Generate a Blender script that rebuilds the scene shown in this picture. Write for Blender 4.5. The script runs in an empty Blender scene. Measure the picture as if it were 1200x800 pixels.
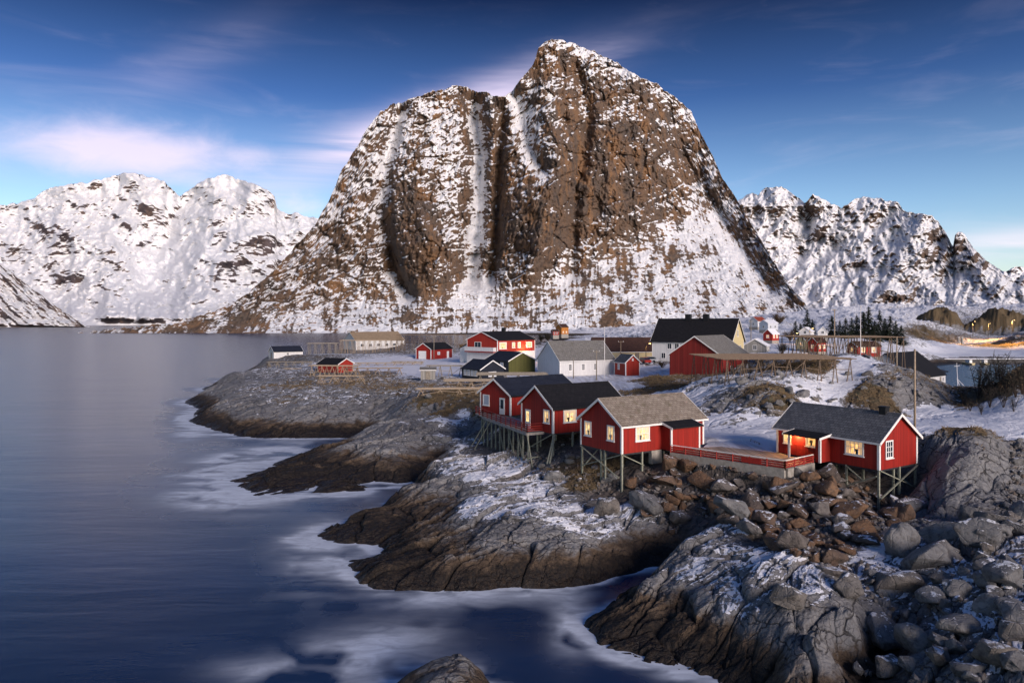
import bpy, bmesh, math, random
import numpy as np
from mathutils import Vector, Matrix, noise as mnoise
random.seed(7)
SC = bpy.context.scene
COL = SC.collection
R = math.radians
F, H, HY = 850.0, 18.0, 376.0      # focal length in photo pixels, eye height, horizon row

# ------------------------------------------------------------------ camera
cam_d = bpy.data.cameras.new("camera")
cam = bpy.data.objects.new("camera", cam_d); COL.objects.link(cam)
cam.location = (0, 0, H); cam.rotation_euler = (R(90), 0, 0)
cam_d.sensor_width = 36.0; cam_d.lens = 36.0 * F / 1200.0
cam_d.shift_y = -(400 - HY) / 1200.0
cam_d.clip_start = 0.5; cam_d.clip_end = 60000
SC.camera = cam

# ------------------------------------------------------------------ exposure
SC.view_settings.view_transform = 'Standard'
try: SC.view_settings.look = 'None'
except Exception: pass
SC.view_settings.exposure = EXPOSURE = 1.15
SC.view_settings.gamma = 1.0

# ------------------------------------------------------------------ sun
SUN_EL, SUN_AZ = 17.0, 148.0         # azimuth measured clockwise from the view direction
sd = bpy.data.lights.new("sun", 'SUN'); sd.energy = 1.75; sd.angle = R(24); sd.color = (1.0, 0.84, 0.76)
sun = bpy.data.objects.new("sun", sd); COL.objects.link(sun)
_d = Vector((math.sin(R(SUN_AZ)) * math.cos(R(SUN_EL)), math.cos(R(SUN_AZ)) * math.cos(R(SUN_EL)), math.sin(R(SUN_EL))))
sun.rotation_euler = _d.to_track_quat('Z', 'Y').to_euler()
sun.location = _d * 300

# ------------------------------------------------------------------ node helpers
class NT:
    def __init__(s, tree): s.t = tree; s.n = tree.nodes; s.l = tree.links
    def new(s, typ, **kw):
        n = s.n.new(typ)
        for k, v in kw.items():
            if k.startswith('i_'):
                key = k[2:]
                key = int(key) if key.isdigit() else key.replace('_', ' ')
                s.put(n.inputs[key], v)
            else: setattr(n, k, v)
        return n
    def put(s, sock, v):
        if isinstance(v, bpy.types.NodeSocket): s.l.new(v, sock)
        elif isinstance(v, bpy.types.Node): s.l.new(v.outputs[0], sock)
        else:
            if isinstance(v, (tuple, list)) and len(v) == 3 and sock.type == 'RGBA': v = (*v, 1)
            sock.default_value = v
    def math(s, op, a, b=None, c=None, clamp=False):
        n = s.new('ShaderNodeMath', operation=op, use_clamp=clamp); s.put(n.inputs[0], a)
        if b is not None: s.put(n.inputs[1], b)
        if c is not None: s.put(n.inputs[2], c)
        return n.outputs[0]
    def mix(s, f, a, b, blend='MIX'):
        n = s.new('ShaderNodeMix', data_type='RGBA', blend_type=blend)
        s.put(n.inputs['Factor'], f); s.put(n.inputs[6], a); s.put(n.inputs[7], b)
        return n.outputs[2]
    def ss(s, v, lo, hi, a=0.0, b=1.0):
        n = s.new('ShaderNodeMapRange', interpolation_type='SMOOTHSTEP')
        s.put(n.inputs[0], v); s.put(n.inputs[1], lo); s.put(n.inputs[2], hi); s.put(n.inputs[3], a); s.put(n.inputs[4], b)
        return n.outputs[0]
    def noise(s, vec, scale, detail=4, rough=0.55, dist=0.0):
        n = s.new('ShaderNodeTexNoise'); s.put(n.inputs['Vector'], vec)
        s.put(n.inputs['Scale'], scale); s.put(n.inputs['Detail'], detail); s.put(n.inputs['Roughness'], rough); s.put(n.inputs['Distortion'], dist)
        return n.outputs[0]
    def vor(s, vec, scale, feature='F1', rnd=1.0, out=0):
        n = s.new('ShaderNodeTexVoronoi', feature=feature); s.put(n.inputs['Vector'], vec); s.put(n.inputs['Scale'], scale)
        s.put(n.inputs['Randomness'], rnd)
        return n.outputs[out]
    def map(s, vec, scale=(1, 1, 1), rot=(0, 0, 0), loc=(0, 0, 0)):
        n = s.new('ShaderNodeMapping'); s.put(n.inputs[0], vec); n.inputs['Scale'].default_value = scale
        n.inputs['Rotation'].default_value = rot; n.inputs['Location'].default_value = loc
        return n.outputs[0]
    def sep(s, v): return s.new('ShaderNodeSeparateXYZ', i_0=v).outputs
    def bump(s, h, strength, dist, normal=None):
        n = s.new('ShaderNodeBump'); s.put(n.inputs['Strength'], strength); s.put(n.inputs['Distance'], dist); s.put(n.inputs['Height'], h)
        if normal is not None: s.put(n.inputs['Normal'], normal)
        return n.outputs[0]
    def attr(s, name): return s.new('ShaderNodeAttribute', attribute_name=name)
def material(name):
    m = bpy.data.materials.new(name); m.use_nodes = True
    t = NT(m.node_tree); b = m.node_tree.nodes['Principled BSDF']
    return m, t, b

# ------------------------------------------------------------------ world
W = bpy.data.worlds.new("World"); SC.world = W; W.use_nodes = True
t = NT(W.node_tree); bg = W.node_tree.nodes['Background']
sky = t.new('ShaderNodeTexSky', sky_type='NISHITA', sun_disc=False)
sky.sun_elevation = R(SUN_EL); sky.sun_rotation = R(SUN_AZ); sky.altitude = 20; sky.air_density = 1.0; sky.dust_density = 0.5; sky.ozone_density = 2.5
gen = t.new('ShaderNodeTexCoord').outputs['Generated']
sx, sy, sz = t.sep(gen)[:3]
elev = t.math('DIVIDE', sz, t.math('MAXIMUM', t.math('SQRT', t.math('ADD', t.math('MULTIPLY', sx, sx), t.math('MULTIPLY', sy, sy))), 0.02))   # tan of elevation
azi = t.math('ARCTAN2', sx, sy)          # 0 along the view, + to the right
# evening sky: pale at the horizon, deep higher up, overhead brightened unseen for ambient
dark = t.ss(elev, 0.10, 0.46)
ramp = t.new('ShaderNodeValToRGB'); t.put(ramp.inputs[0], t.math('MULTIPLY', elev, 0.5, clamp=True))
e = ramp.color_ramp.elements
e[0].position = 0.0; e[0].color = (0.68, 0.63, 0.64, 1)
e[1].position = 0.5; e[1].color = (0.24, 0.27, 0.38, 1)
x = ramp.color_ramp.elements.new(0.235); x.color = (0.008, 0.012, 0.034, 1)
x = ramp.color_ramp.elements.new(0.33); x.color = (0.05, 0.065, 0.12, 1)
x = ramp.color_ramp.elements.new(0.075); x.color = (0.38, 0.42, 0.49, 1)
x = ramp.color_ramp.elements.new(0.15); x.color = (0.105, 0.155, 0.265, 1)
base = t.mix(1.0, sky.outputs[0], ramp.outputs[0], 'MULTIPLY')
# long drawn-out clouds
comb = t.new('ShaderNodeCombineXYZ'); t.put(comb.inputs[0], azi); t.put(comb.inputs[1], elev)
cv = comb.outputs[0]
def blob(a, e_, wa, we, rot=0.0):
    da = t.math('SUBTRACT', azi, a); de = t.math('SUBTRACT', elev, e_)
    c_, s_ = math.cos(rot), math.sin(rot)
    u = t.math('ADD', t.math('MULTIPLY', da, c_), t.math('MULTIPLY', de, s_))
    v = t.math('SUBTRACT', t.math('MULTIPLY', de, c_), t.math('MULTIPLY', da, s_))
    r2 = t.math('ADD', t.math('POWER', t.math('ABSOLUTE', t.math('DIVIDE', u, wa)), 2.0), t.math('POWER', t.math('ABSOLUTE', t.math('DIVIDE', v, we)), 2.0))
    return t.math('EXPONENT', t.math('MULTIPLY', r2, -1.0))
n1 = t.noise(t.map(cv, (5, 22, 1)), 1.0, 5, 0.55, 0.6)
n2 = t.noise(t.map(cv, (2.2, 14, 1), (0, 0, R(24))), 1.0, 5, 0.6, 0.5)
n3 = t.noise(t.map(cv, (9, 26, 1), (0, 0, R(6))), 1.0, 6, 0.6, 0.8)
c1 = t.math('ADD', t.math('MULTIPLY', blob(-0.475, 0.206, 0.115, 0.036, 0.0), 1.45), t.math('MULTIPLY', blob(-0.60, 0.195, .07, .018), .35))
c1 = t.math('MULTIPLY', t.math('ADD', c1, t.math('MULTIPLY', t.math('ADD', blob(-0.285, 0.15, 0.05, 0.020), t.math('MULTIPLY', blob(-0.345, 0.215, .03, .016), .5)), 0.7)), 1.0)
n4 = t.noise(t.map(cv, (16, 30, 1)), 1.0, 6, 0.6, 0.5)
c1 = t.ss(t.math('ADD', c1, t.math('MULTIPLY', t.math('SUBTRACT', n4, .5), 1.0)), .10, 1.55)
c2 = t.math('MULTIPLY', t.math('ADD', t.math('ADD', t.math('MULTIPLY', blob(-0.13, 0.262, 0.20, 0.030, R(22)), 1.5), t.math('MULTIPLY', blob(-0.45, 0.30, .12, .03, R(35)), .2)), t.math('MULTIPLY', blob(-0.55, 0.19, 0.4, 0.06, 0.0), 0.12)), t.ss(n2, 0.28, 0.62))
c3 = t.math('MULTIPLY', blob(0.62, 0.085, 0.10, 0.016), t.ss(n1, 0.25, 0.6))
lay = t.math('MULTIPLY', t.ss(elev, 0.02, 0.10), t.math('MULTIPLY', t.ss(elev, 0.48, 0.2), t.math('MULTIPLY', t.ss(n1, 0.48, 0.85), 0.2)))
behind = t.math('MULTIPLY', t.ss(sy, 0.1, -0.4), t.math('MULTIPLY', t.ss(elev, 0.0, 0.05), 0.55))
cl = t.math('ADD', t.math('ADD', c1, c2), t.math('ADD', c3, lay), clamp=True)
ccol = t.mix(t.ss(elev, 0.05, 0.3), (3.4, 3.0, 3.3), (2.9, 2.5, 3.2))
out = t.mix(t.math('MULTIPLY', cl, 0.85), base, ccol)
t.put(bg.inputs[0], out); bg.inputs[1].default_value = 0.15

# ------------------------------------------------------------------ pixel <-> world (for reading measures off the photo)
def P(px, py, Y): return Vector(((px - 600) / F * Y, Y, H - (py - HY) / F * Y))
def G(px, py, z):
    Y = (H - z) * F / (py - HY)
    return Vector(((px - 600) / F * Y, Y, z))
# ------------------------------------------------------------------ numpy noise
_rng = np.random.RandomState(11)
_perm = _rng.permutation(4096).astype(np.int64)
def _h(ix, iy, k=0): return _perm[(_perm[(ix + 37 * k) & 4095] + iy) & 4095]
def pn(x, y, k=0):
    ix = np.floor(x).astype(np.int64); iy = np.floor(y).astype(np.int64)
    fx = x - ix; fy = y - iy
    u = fx * fx * fx * (fx * (fx * 6 - 15) + 10); v = fy * fy * fy * (fy * (fy * 6 - 15) + 10)
    def g(a, b, dx, dy):
        an = _h(a, b, k) * (2 * math.pi / 4096)
        return np.cos(an) * dx + np.sin(an) * dy
    n00 = g(ix, iy, fx, fy); n10 = g(ix + 1, iy, fx - 1, fy); n01 = g(ix, iy + 1, fx, fy - 1); n11 = g(ix + 1, iy + 1, fx - 1, fy - 1)
    return ((n00 * (1 - u) + n10 * u) * (1 - v) + (n01 * (1 - u) + n11 * u) * v) * 1.5
def fbm(x, y, o=4, k=0, gain=0.5):
    s = 0; a = 1.0; f = 1.0
    for i in range(o): s = s + a * pn(x * f + 17.3 * i, y * f - 9.1 * i, k + i); a *= gain; f *= 2.03
    return s
def ridged(x, y, o=4, k=0, gain=0.5):
    s = 0; a = 1.0; f = 1.0
    for i in range(o): s = s + a * (1 - 2 * np.abs(pn(x * f + 5.7 * i, y * f + 3.3 * i, k + i))); a *= gain; f *= 2.07
    return s
def voro(x, y, k=0):
    ix = np.floor(x).astype(np.int64); iy = np.floor(y).astype(np.int64)
    f1 = np.full(x.shape, 9.0); f2 = np.full(x.shape, 9.0); idc = np.zeros(x.shape)
    for dx in (-1, 0, 1):
        for dy in (-1, 0, 1):
            h = _h(ix + dx, iy + dy, k)
            cx = ix + dx + (h & 63) / 63.0; cy = iy + dy + ((h >> 6) & 63) / 63.0
            d = np.hypot(x - cx, y - cy)
            n = d < f1
            f2 = np.where(n, f1, np.minimum(f2, d)); idc = np.where(n, h / 4096.0, idc); f1 = np.where(n, d, f1)
    return f1, f2, idc
def facet(x, y, k=0, tilt=.5, off=.5):
    """broken rock: every cell is a tilted plane of its own; returns height and distance to the joint"""
    ix = np.floor(x).astype(np.int64); iy = np.floor(y).astype(np.int64)
    f1 = np.full(x.shape, 9.0); f2 = np.full(x.shape, 9.0); hz = np.zeros(x.shape)
    for dx in (-1, 0, 1):
        for dy in (-1, 0, 1):
            h = _h(ix + dx, iy + dy, k); h2_ = _perm[(h + 77) & 4095]
            ex = x - (ix + dx + (h & 63) / 63.0); ey = y - (iy + dy + ((h >> 6) & 63) / 63.0)
            d = np.hypot(ex, ey); n = d < f1
            hh_ = tilt * (((h2_ & 63) / 63.0 - .5) * ex + (((h2_ >> 6) & 63) / 63.0 - .5) * ey) * 2 + off * (h / 4096.0 - .5)
            f2 = np.where(n, f1, np.minimum(f2, d)); hz = np.where(n, hh_, hz); f1 = np.where(n, d, f1)
    return hz, f2 - f1
def sst(x, a, b):
    t_ = np.clip((x - a) / (b - a), 0, 1); return t_ * t_ * (3 - 2 * t_)

def gb(x, y, cx, cy, sx, sy, rot=0.0):
    c, s = math.cos(rot), math.sin(rot); u = (x - cx) * c + (y - cy) * s; v = -(x - cx) * s + (y - cy) * c
    return np.exp(-(u / sx) ** 2 - (v / sy) ** 2)
def dseg(x, y, pts):
    """signed-free distance to a polyline"""
    d = np.full(x.shape, 1e9)
    for (x0, y0), (x1, y1) in zip(pts[:-1], pts[1:]):
        vx, vy = x1 - x0, y1 - y0; l = vx * vx + vy * vy
        t_ = np.clip(((x - x0) * vx + (y - y0) * vy) / l, 0, 1)
        d = np.minimum(d, np.hypot(x - x0 - t_ * vx, y - y0 - t_ * vy))
    return d
# ------------------------------------------------------------------ mesh helpers
def link(name, me, mat=None, parent=None, smooth=False):
    o = bpy.data.objects.new(name, me); COL.objects.link(o)
    if mat: me.materials.append(mat)
    if parent: o.parent = parent
    if smooth: me.polygons.foreach_set('use_smooth', [True] * len(me.polygons))
    return o
def grid_mesh(name, X, Y, Z, attrs=None, mat=None, keep=None):
    nr, nc = X.shape
    co = np.stack([X, Y, Z], -1).reshape(-1, 3)
    i = np.arange(nr * nc).reshape(nr, nc)
    q = np.stack([i[:-1, :-1], i[:-1, 1:], i[1:, 1:], i[1:, :-1]], -1).reshape(-1, 4)
    if keep is not None:
        kk = keep[:-1, :-1] | keep[:-1, 1:] | keep[1:, 1:] | keep[1:, :-1]
        q = q[kk.ravel()]
        used = np.zeros(nr * nc, bool); used[q.ravel()] = True
        remap = np.cumsum(used) - 1
        q = remap[q]; co = co[used]
    else: used = slice(None)
    me = bpy.data.meshes.new(name)
    me.vertices.add(len(co)); me.vertices.foreach_set('co', co.astype(np.float32).ravel())
    me.loops.add(q.size); me.loops.foreach_set('vertex_index', q.astype(np.int32).ravel())
    me.polygons.add(len(q)); me.polygons.foreach_set('loop_start', np.arange(0, q.size, 4, dtype=np.int32))
    me.polygons.foreach_set('use_smooth', np.ones(len(q), bool))
    me.update(calc_edges=True)
    for k, a in (attrs or {}).items():
        at = me.attributes.new(k, 'FLOAT', 'POINT'); at.data.foreach_set('value', a.reshape(-1)[used].astype(np.float32))
    return link(name, me, mat)

# ------------------------------------------------------------------ island terrain: surveyed points -> height, roughness, cover
# kinds: r bare rock, R rock with snow, g dry grass, s snow, p trodden/driven snow, m mixed, b rubble, d dark gully, w sea bed
KIND = {'r': (1.0, .17, .0), 'R': (1.0, .58, .0), 'g': (.55, .22, 1.0), 's': (.2, .74, .20), 'p': (.05, .9, .0), 'm': (.9, .38, .42),
        'b': (.5, .1, .0), 'd': (.9, .05, .1), 'w': (.3, .0, .0), 'G': (1.0, .08, .50), 'h': (1.0, .22, .66), 'y': (.42, .12, .0), 'q': (.85, .34, .46), 'f': (.9, .56, .30), 'k': (.45, .52, .38)}
CP = []
def cp(k, *pts):
    for (px, py, z) in pts:
        v = G(px, py, z); CP.append((px, math.log(v.y), z, k))
def cq(k, *pts):
    for (px, Y, z) in pts: CP.append((px, math.log(Y), z, k))
def cw(*pts, z=-2.5):
    for (px, py) in pts:
        v = G(px, py, 0); CP.append((px, math.log(v.y), z, 'w'))
# headland with the far huts
cp('r', (224,487,0),(232,497,0),(255,505,0),(290,512,0),(350,513,0),(400,514,0),(432,511,0),(236,467,1.2),(252,450,3.6),(270,437,4.3),(250,475,2.4),(300,482,2.8),(350,482,3.0),(400,482,3.0),(450,480,3.2),(300,505,.6),(400,506,.6),(350,504,.8),(270,490,1.4))
cp('m', (300,455,4.4),(370,462,4.5),(430,462,5),(285,435,4.6),(320,440,4.6),(340,470,4.0),(400,470,4.2))
cp('q', (300,430,4.5),(350,425,4.8),(390,440,5.2),(430,440,5.4),(340,452,4.7),(410,452,5.2),(450,455,5.5),(330,421,4.6),(470,415,5.2),(430,413,5.1))
cp('s', (400,415,5),(440,428,5.5),(470,430,5.7),(500,425,5.6),(540,430,5.7),(520,437,5.7))
cq('q', (310,275,4.3),(340,278,4.3),(370,290,4.4),(400,335,4.8),(440,345,5),(480,345,5),(520,350,5),(560,350,5),(600,350,5.5))
cq('w', (240,178,-2),(255,205,-2),(280,240,-2),(290,275,-2.5),(310,300,-2.5),(340,305,-2.5),(365,320,-2.5),(380,365,-2.5),(430,385,-2.5),(480,390,-2.5),(520,395,-2.5),(560,400,-2.5),(600,420,-2),(420,500,-3),(500,600,-3),(560,600,-3),(300,500,-3),(200,300,-3),(300,800,-3),(500,900,-3),(100,600,-3),(600,700,-2.5),(-100,300,-3),(-200,100,-3),(-300,50,-3),(-200,30,-3))
cw((200,480),(195,500),(215,508),(250,520),(300,527),(350,524),(380,522),(405,517),(215,465),(228,452),(238,440),(240,545),(235,580),(270,605),(330,602),(390,597),(430,588),(458,575))
# second headland
cp('r', (268,563,.05),(300,581,0),(350,579,0),(430,575,0),(458,571,0),(300,556,.15),(345,536,.25),(375,528,.6),(350,560,.5),(400,556,1.0),(440,548,1.2),(400,521,1.5),(430,505,2.5),(480,490,3.8),(460,525,2.5),(500,500,3.7),(470,555,.9),(420,535,1.6))
cp('R', (545,487,4.3),(520,493,4.1),(530,505,3.7))
cq('r', (500,84,.3),(520,90,.6),(540,96,1.8),(555,100,2.6))
cq('d', (420,107,.6),(450,110,1.6),(500,112,3.4))
cp('g', (500,470,5.5),(540,460,6),(560,478,5.4),(520,480,5.0),(560,470,6.0),(590,470,6.2))
cp('m', (480,470,5.2),(500,455,5.9),(470,462,5.4),(460,445,5.6),(510,445,5.8),(545,450,6))
# whaleback slabs under the cabins
cp('r', (355,628,.05),(380,634,0),(410,637,0),(400,611,.7),(430,600,1.1),(470,570,1.9),(450,615,.7),(480,600,1.2),(520,575,2.0))
cp('R', (500,546,2.3),(530,523,2.7),(560,518,2.9),(540,545,2.9),(570,540,3.2),(590,535,3.2),(560,560,2.9),(600,545,3.0),(620,548,3.0))
cq('r', (450,80,-.8),(480,80,-.6))
cw((400,646),(415,643),(380,648),(345,622),(340,640),(380,670), z=-1.5)
cp('r', (403,657,0),(420,681,0),(440,691,0),(520,692,0),(600,688,0),(650,689,0),(690,684,0),(430,652,.5),(440,670,.7),(480,640,1.4),(520,660,1.3),(560,660,1.5),(600,660,1.5),(650,660,1.4),(500,612,1.9),(690,660,1.3),(735,650,1.2),(560,635,2.2),(620,630,2.4))
cp('R', (560,590,2.8),(600,590,3.0),(640,590,2.9),(600,565,3.2),(640,560,3.4),(660,610,2.7),(690,600,2.7),(700,630,2.0),(740,605,2.6),(770,600,2.9))
cp('g', (690,560,3.7),(700,545,4.0),(670,548,3.8))
cp('b', (650,530,4.4),(640,515,5.0),(620,525,4.0),(700,525,5.2),(727,580,2.95),(745,553,4.7),(760,562,4.2),(780,547,5.3))
cq('b', (590,82,3.4),(575,88,3.4),(605,90,4.6),(640,82,5.2),(690,75,5.4),(560,95,4.2))
cw((300,700),(400,700),(420,705),(480,708),(560,706),(640,706),(690,703),(655,728),(670,755),(690,785),(740,800),(600,760),(500,750),(400,780),(200,700),(100,600),(50,450),(100,800),(0,550),(150,420),(0,400),(100,395),(800,830),(760,840),(640,830),(300,850),(620,795))
cw((715,690),(745,678),z=-2.6); cw((768,668),z=-.9)
# front rocks on the right
cp('r', (680,728,0),(697,757,0),(750,774,0),(790,786,0),(830,798,0),(732,690,1.3),(771,660,1.9),(760,740,.9),(800,700,2.0),(800,750,1.0),(850,765,1.0),(820,730,1.6))
cp('R', (798,641,2.4),(840,618,3.1),(870,625,3.3),(870,660,3.1),(900,700,3.2),(830,670,2.7),(920,660,3.5),(950,690,3.7),(860,710,2.6))
cp('r', (930,705,3.5),(960,740,3.2),(920,760,2.0),(880,790,.6),(900,740,2.2),(980,770,1.6),(1000,720,3.3))
cq('r', (880,34,-.5),(900,31,-.5),(1000,31,.6),(1100,30,2.0),(1200,30,3.4),(1000,25,.5),(1200,24,2.5),(900,25,-1.5),(1300,40,5),(1350,60,6.5),(700,32,-2.5),(700,24,-2.5),(400,24,-2.5))
cp('d', (1020,775,.8),(1040,755,1.2),(1060,785,1.6),(990,785,1.0))
cp('R', (1100,700,3.6),(1150,655,4.6),(1190,625,5.2),(1100,640,4.2),(1060,700,3.2),(1150,720,3.9),(1180,770,3.6),(1000,660,3.6),(1050,650,3.9),(1065,600,4.1))
# a skerry poking up at the lower edge
cq('y', (470,34,1.0),(500,34.2,1.6),(540,34.6,1.9),(565,34.2,1.4),(520,31,1.8),(550,32,1.7),(480,31,1.2),(520,33,1.9)); cq('w', (436,34.5,-.6),(592,35,-.8),(500,38.5,-1.6),(560,38.5,-1.5),(450,31,-.6),(600,30,-1.5),(500,27,-1))
# rubble slope
cp('b', (800,541,5.4),(860,553,5.2),(920,567,4.8),(850,582,4.0),(900,600,3.8),(950,600,4.0),(980,572,5.0),(800,600,2.8),(800,575,4.0),(800,622,2.0),(850,610,3.2),(900,640,3.3),(980,640,3.7),(1000,600,4.2),(1031,599,3.4),(1004,572,4.6),(1072,576,4.3),(950,560,5.6))
cq('b', (1000,66,6.0),(1040,64,5.8))
# tall outcrop at the right
cp('r', (1100,540,7.0),(1140,540,7.4),(1110,580,5.4),(1150,590,5.2),(1170,560,6.2),(1120,605,4.4),(1082,560,5.8),(1150,618,4.5)); cp('G', (1130,504,8.9),(1095,510,8.5),(1165,512,8.4),(1150,525,8.2))
cp('d', (1192,545,6.0),(1193,580,5.2),(1185,600,4.8),(1080,600,4.0),(1220,560,5.8))
# yard, road and the open snow
cp('s', (850,512,6.5),(880,492,6.6),(900,517,6.5),(830,489,6.6),(1100,493,7.0),(1180,496,7.2),(1150,482,7.2),(1060,480,6.8),(1195,486,7.5),(1250,495,7.3),(1090,480,7.0))
cp('p', (830,515,6.5),(870,522,6.5),(740,455,6.3),(720,447,6.2),(760,441,6.4),(700,440,6.2),(745,437,6.4),(760,470,6.5),(790,480,6.5),(930,495,6.6),(655,452,6.1),(690,455,6.2))
cq('k', (640,150,6.0),(600,165,6.0),(590,190,6.0),(660,190,6.2),(560,175,5.9),(720,170,6.3),(740,200,6.6),(690,230,6.8),(650,250,6.5))
cp('g', (775,441,8.0),(788,455,7.2),(765,450,7.0),(800,450,7.5))
cq('m', (800,130,7.0),(850,125,7.4),(830,150,7.8),(780,180,8.0),(870,180,8.5),(900,160,10))
# the hill with the racks
cp('m', (830,484,6.8),(870,490,6.8),(930,487,7.0),(1000,480,7.2),(1060,472,7.6),(1100,472,7.4),(850,465,8.4),(900,465,8.8),(1040,450,9.8),(1080,455,9.2))
cp('R', (830,446,9.4),(880,442,10.4),(860,450,9.6),(930,440,10.7))
cp('s', (960,479,7.2),(975,455,9.2),(995,435,11.0),(1010,420,12.3),(985,445,10.0),(940,455,9.4))
cp('g', (900,452,9.9),(930,428,11.4),(1020,460,8.9),(1040,470,8.0),(915,470,8.4),(955,430,11.5))
cp('m', (960,421,12.0),(1050,428,11.8),(1080,437,10.8),(1100,457,8.8),(930,413,12.2),(1000,413,13))
cq('m', (1112,97,7.4),(1108,110,7.0)); cq('d', (1100,125,7.5),(1120,118,5),(1125,140,2.5),(1060,150,8),(1110,160,2),(1000,165,9.5),(1060,175,4.5))
cp('g', (1140,472,7.2),(1160,462,8.4),(1180,442,10.8),(1200,427,12.3),(1230,420,13)); cq('d', (1160,120,5.5),(1200,125,8.5),(1180,150,2),(1250,140,9))
# harbour basin
cq('w', (1110,185,-2),(1130,200,-2),(1150,240,-2),(1170,180,-1.5),(1180,250,-2),(1120,290,-2),(1160,300,-2),(1200,230,-2),(1090,230,-1.5),(1210,290,-1.5),(1250,260,-2),(1100,280,-1.0))
cq('s', (1120,335,2.0),(1150,335,2.2),(1180,335,2.3),(1100,340,2.5),(1150,380,2.8),(1200,340,2.5),(1220,380,4),(1150,430,3.6),(1190,430,4),(1130,470,3.0))
cq('h', (1110,500,4.5),(1095,495,6),(1108,455,4),(1085,440,7),(1170,440,4),(1150,445,4),(1190,440,5),(1165,420,4),(1195,415,4),(1230,430,6),(1143,450,3.5))
cq('f', (1060,350,8),(1070,300,5),(1040,260,6.5),(1050,450,15),(1070,520,18),(1030,500,14),(1100,570,13),(1300,500,20),(1300,330,9))
cq('w', (1131,600,-2),(1128,800,-2),(1135,1000,-2)); cq('k', (1126,500,2.2),(1138,485,3))
# village ground towards the mountain
cq('k', (900,250,8.5),(950,300,9),(880,330,9),(990,300,9),(1020,330,9),(850,260,8),(820,240,7.5),(780,260,7.5),(900,450,13),(960,450,12),(860,420,12),(1000,450,13),(1040,420,11),(930,210,9))
cq('f', (700,300,5.5),(640,320,5),(760,330,6.5),(650,500,2.5),(700,600,3.5),(760,600,6),(820,600,10),(900,650,17),(960,700,20),(1020,700,26),(1080,750,30),(1150,780,33),(1220,780,32),(980,950,33),(1060,1000,38),(1160,1000,36),(1250,1000,36),(880,900,18),(780,900,5),(680,900,1),(640,750,.5),(1320,1000,36))
CPA = np.array([((c[0] - 600) / F, c[1], c[2], *KIND[c[3]], 1.0 if c[3] == 'b' else 0.0, 1.0 if c[3] == 'p' else 0.0) for c in CP])

def _rbf_fit(A, vals, c=0.012):
    d = np.sqrt(((A[:, None, :] - A[None]) ** 2).sum(-1) + c * c)
    n = len(A); M = np.zeros((n + 3, n + 3)); M[:n, :n] = -d + np.eye(n) * 1.5e-3
    M[:n, n] = 1; M[:n, n + 1:] = A; M[n, :n] = 1; M[n + 1:, :n] = A.T
    return np.linalg.solve(M, np.concatenate([vals, np.zeros((3,) + vals.shape[1:])]))
_cfit = 0.012
_wts = _rbf_fit(CPA[:, :2], CPA[:, 2:3])
def _rbf_eval(a, b):
    out = np.empty((a.size, 1)); n = len(CPA)
    at = np.empty((a.size, 5))
    aa, bb = a.ravel(), b.ravel()
    for s in range(0, a.size, 40000):
        q = np.stack([aa[s:s + 40000], bb[s:s + 40000]], -1)
        d2 = (q[:, None, 0] - CPA[None, :, 0]) ** 2 + (q[:, None, 1] - CPA[None, :, 1]) ** 2
        out[s:s + 40000] = -np.sqrt(d2 + _cfit ** 2) @ _wts[:n] + _wts[n] + q @ _wts[n + 1:]
        wg = 1.0 / (d2 + 1e-4) ** 2
        at[s:s + 40000] = (wg @ CPA[:, 3:8]) / wg.sum(1, keepdims=True)
    return out.reshape(a.shape), at.reshape(a.shape + (5,))

PX = np.concatenate([np.linspace(-260, 180, 110)[:-1], np.linspace(180, 1215, 1150)[:-1], np.linspace(1215, 1480, 160)])
LY = np.log(np.concatenate([np.geomspace(24, 32, 70)[:-1], np.geomspace(32, 72, 640)[:-1], np.geomspace(72, 150, 400)[:-1], np.geomspace(150, 1010, 420)]))
NCOL, NROW = len(PX), len(LY)
_a = (PX - 600) / F
# coarse evaluation, then bilinear refinement
ca = np.linspace(_a[0], _a[-1], 430); cb = np.linspace(LY[0], LY[-1], 380)
zc, atc = _rbf_eval(*np.meshgrid(ca, cb))
def _up(C):
    fi = (LY - cb[0]) / (cb[1] - cb[0]); fj = (_a - ca[0]) / (ca[1] - ca[0])
    i0 = np.minimum(fi.astype(int), len(cb) - 2); j0 = np.minimum(fj.astype(int), len(ca) - 2)
    fi = (fi - i0)[:, None]; fj = (fj - j0)[None, :]
    return (C[i0][:, j0] * (1 - fi) * (1 - fj) + C[i0 + 1][:, j0] * fi * (1 - fj) + C[i0][:, j0 + 1] * (1 - fi) * fj + C[i0 + 1][:, j0 + 1] * fi * fj)
TZ0 = _up(zc); rough = _up(atc[..., 0]); snowm = _up(atc[..., 1]); grassm = _up(atc[..., 2]); rubm = _up(atc[..., 3]); pathm = _up(atc[..., 4])
TY = np.exp(LY)[:, None] * np.ones((1, NCOL)); TX = _a[None, :] * TY
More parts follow.
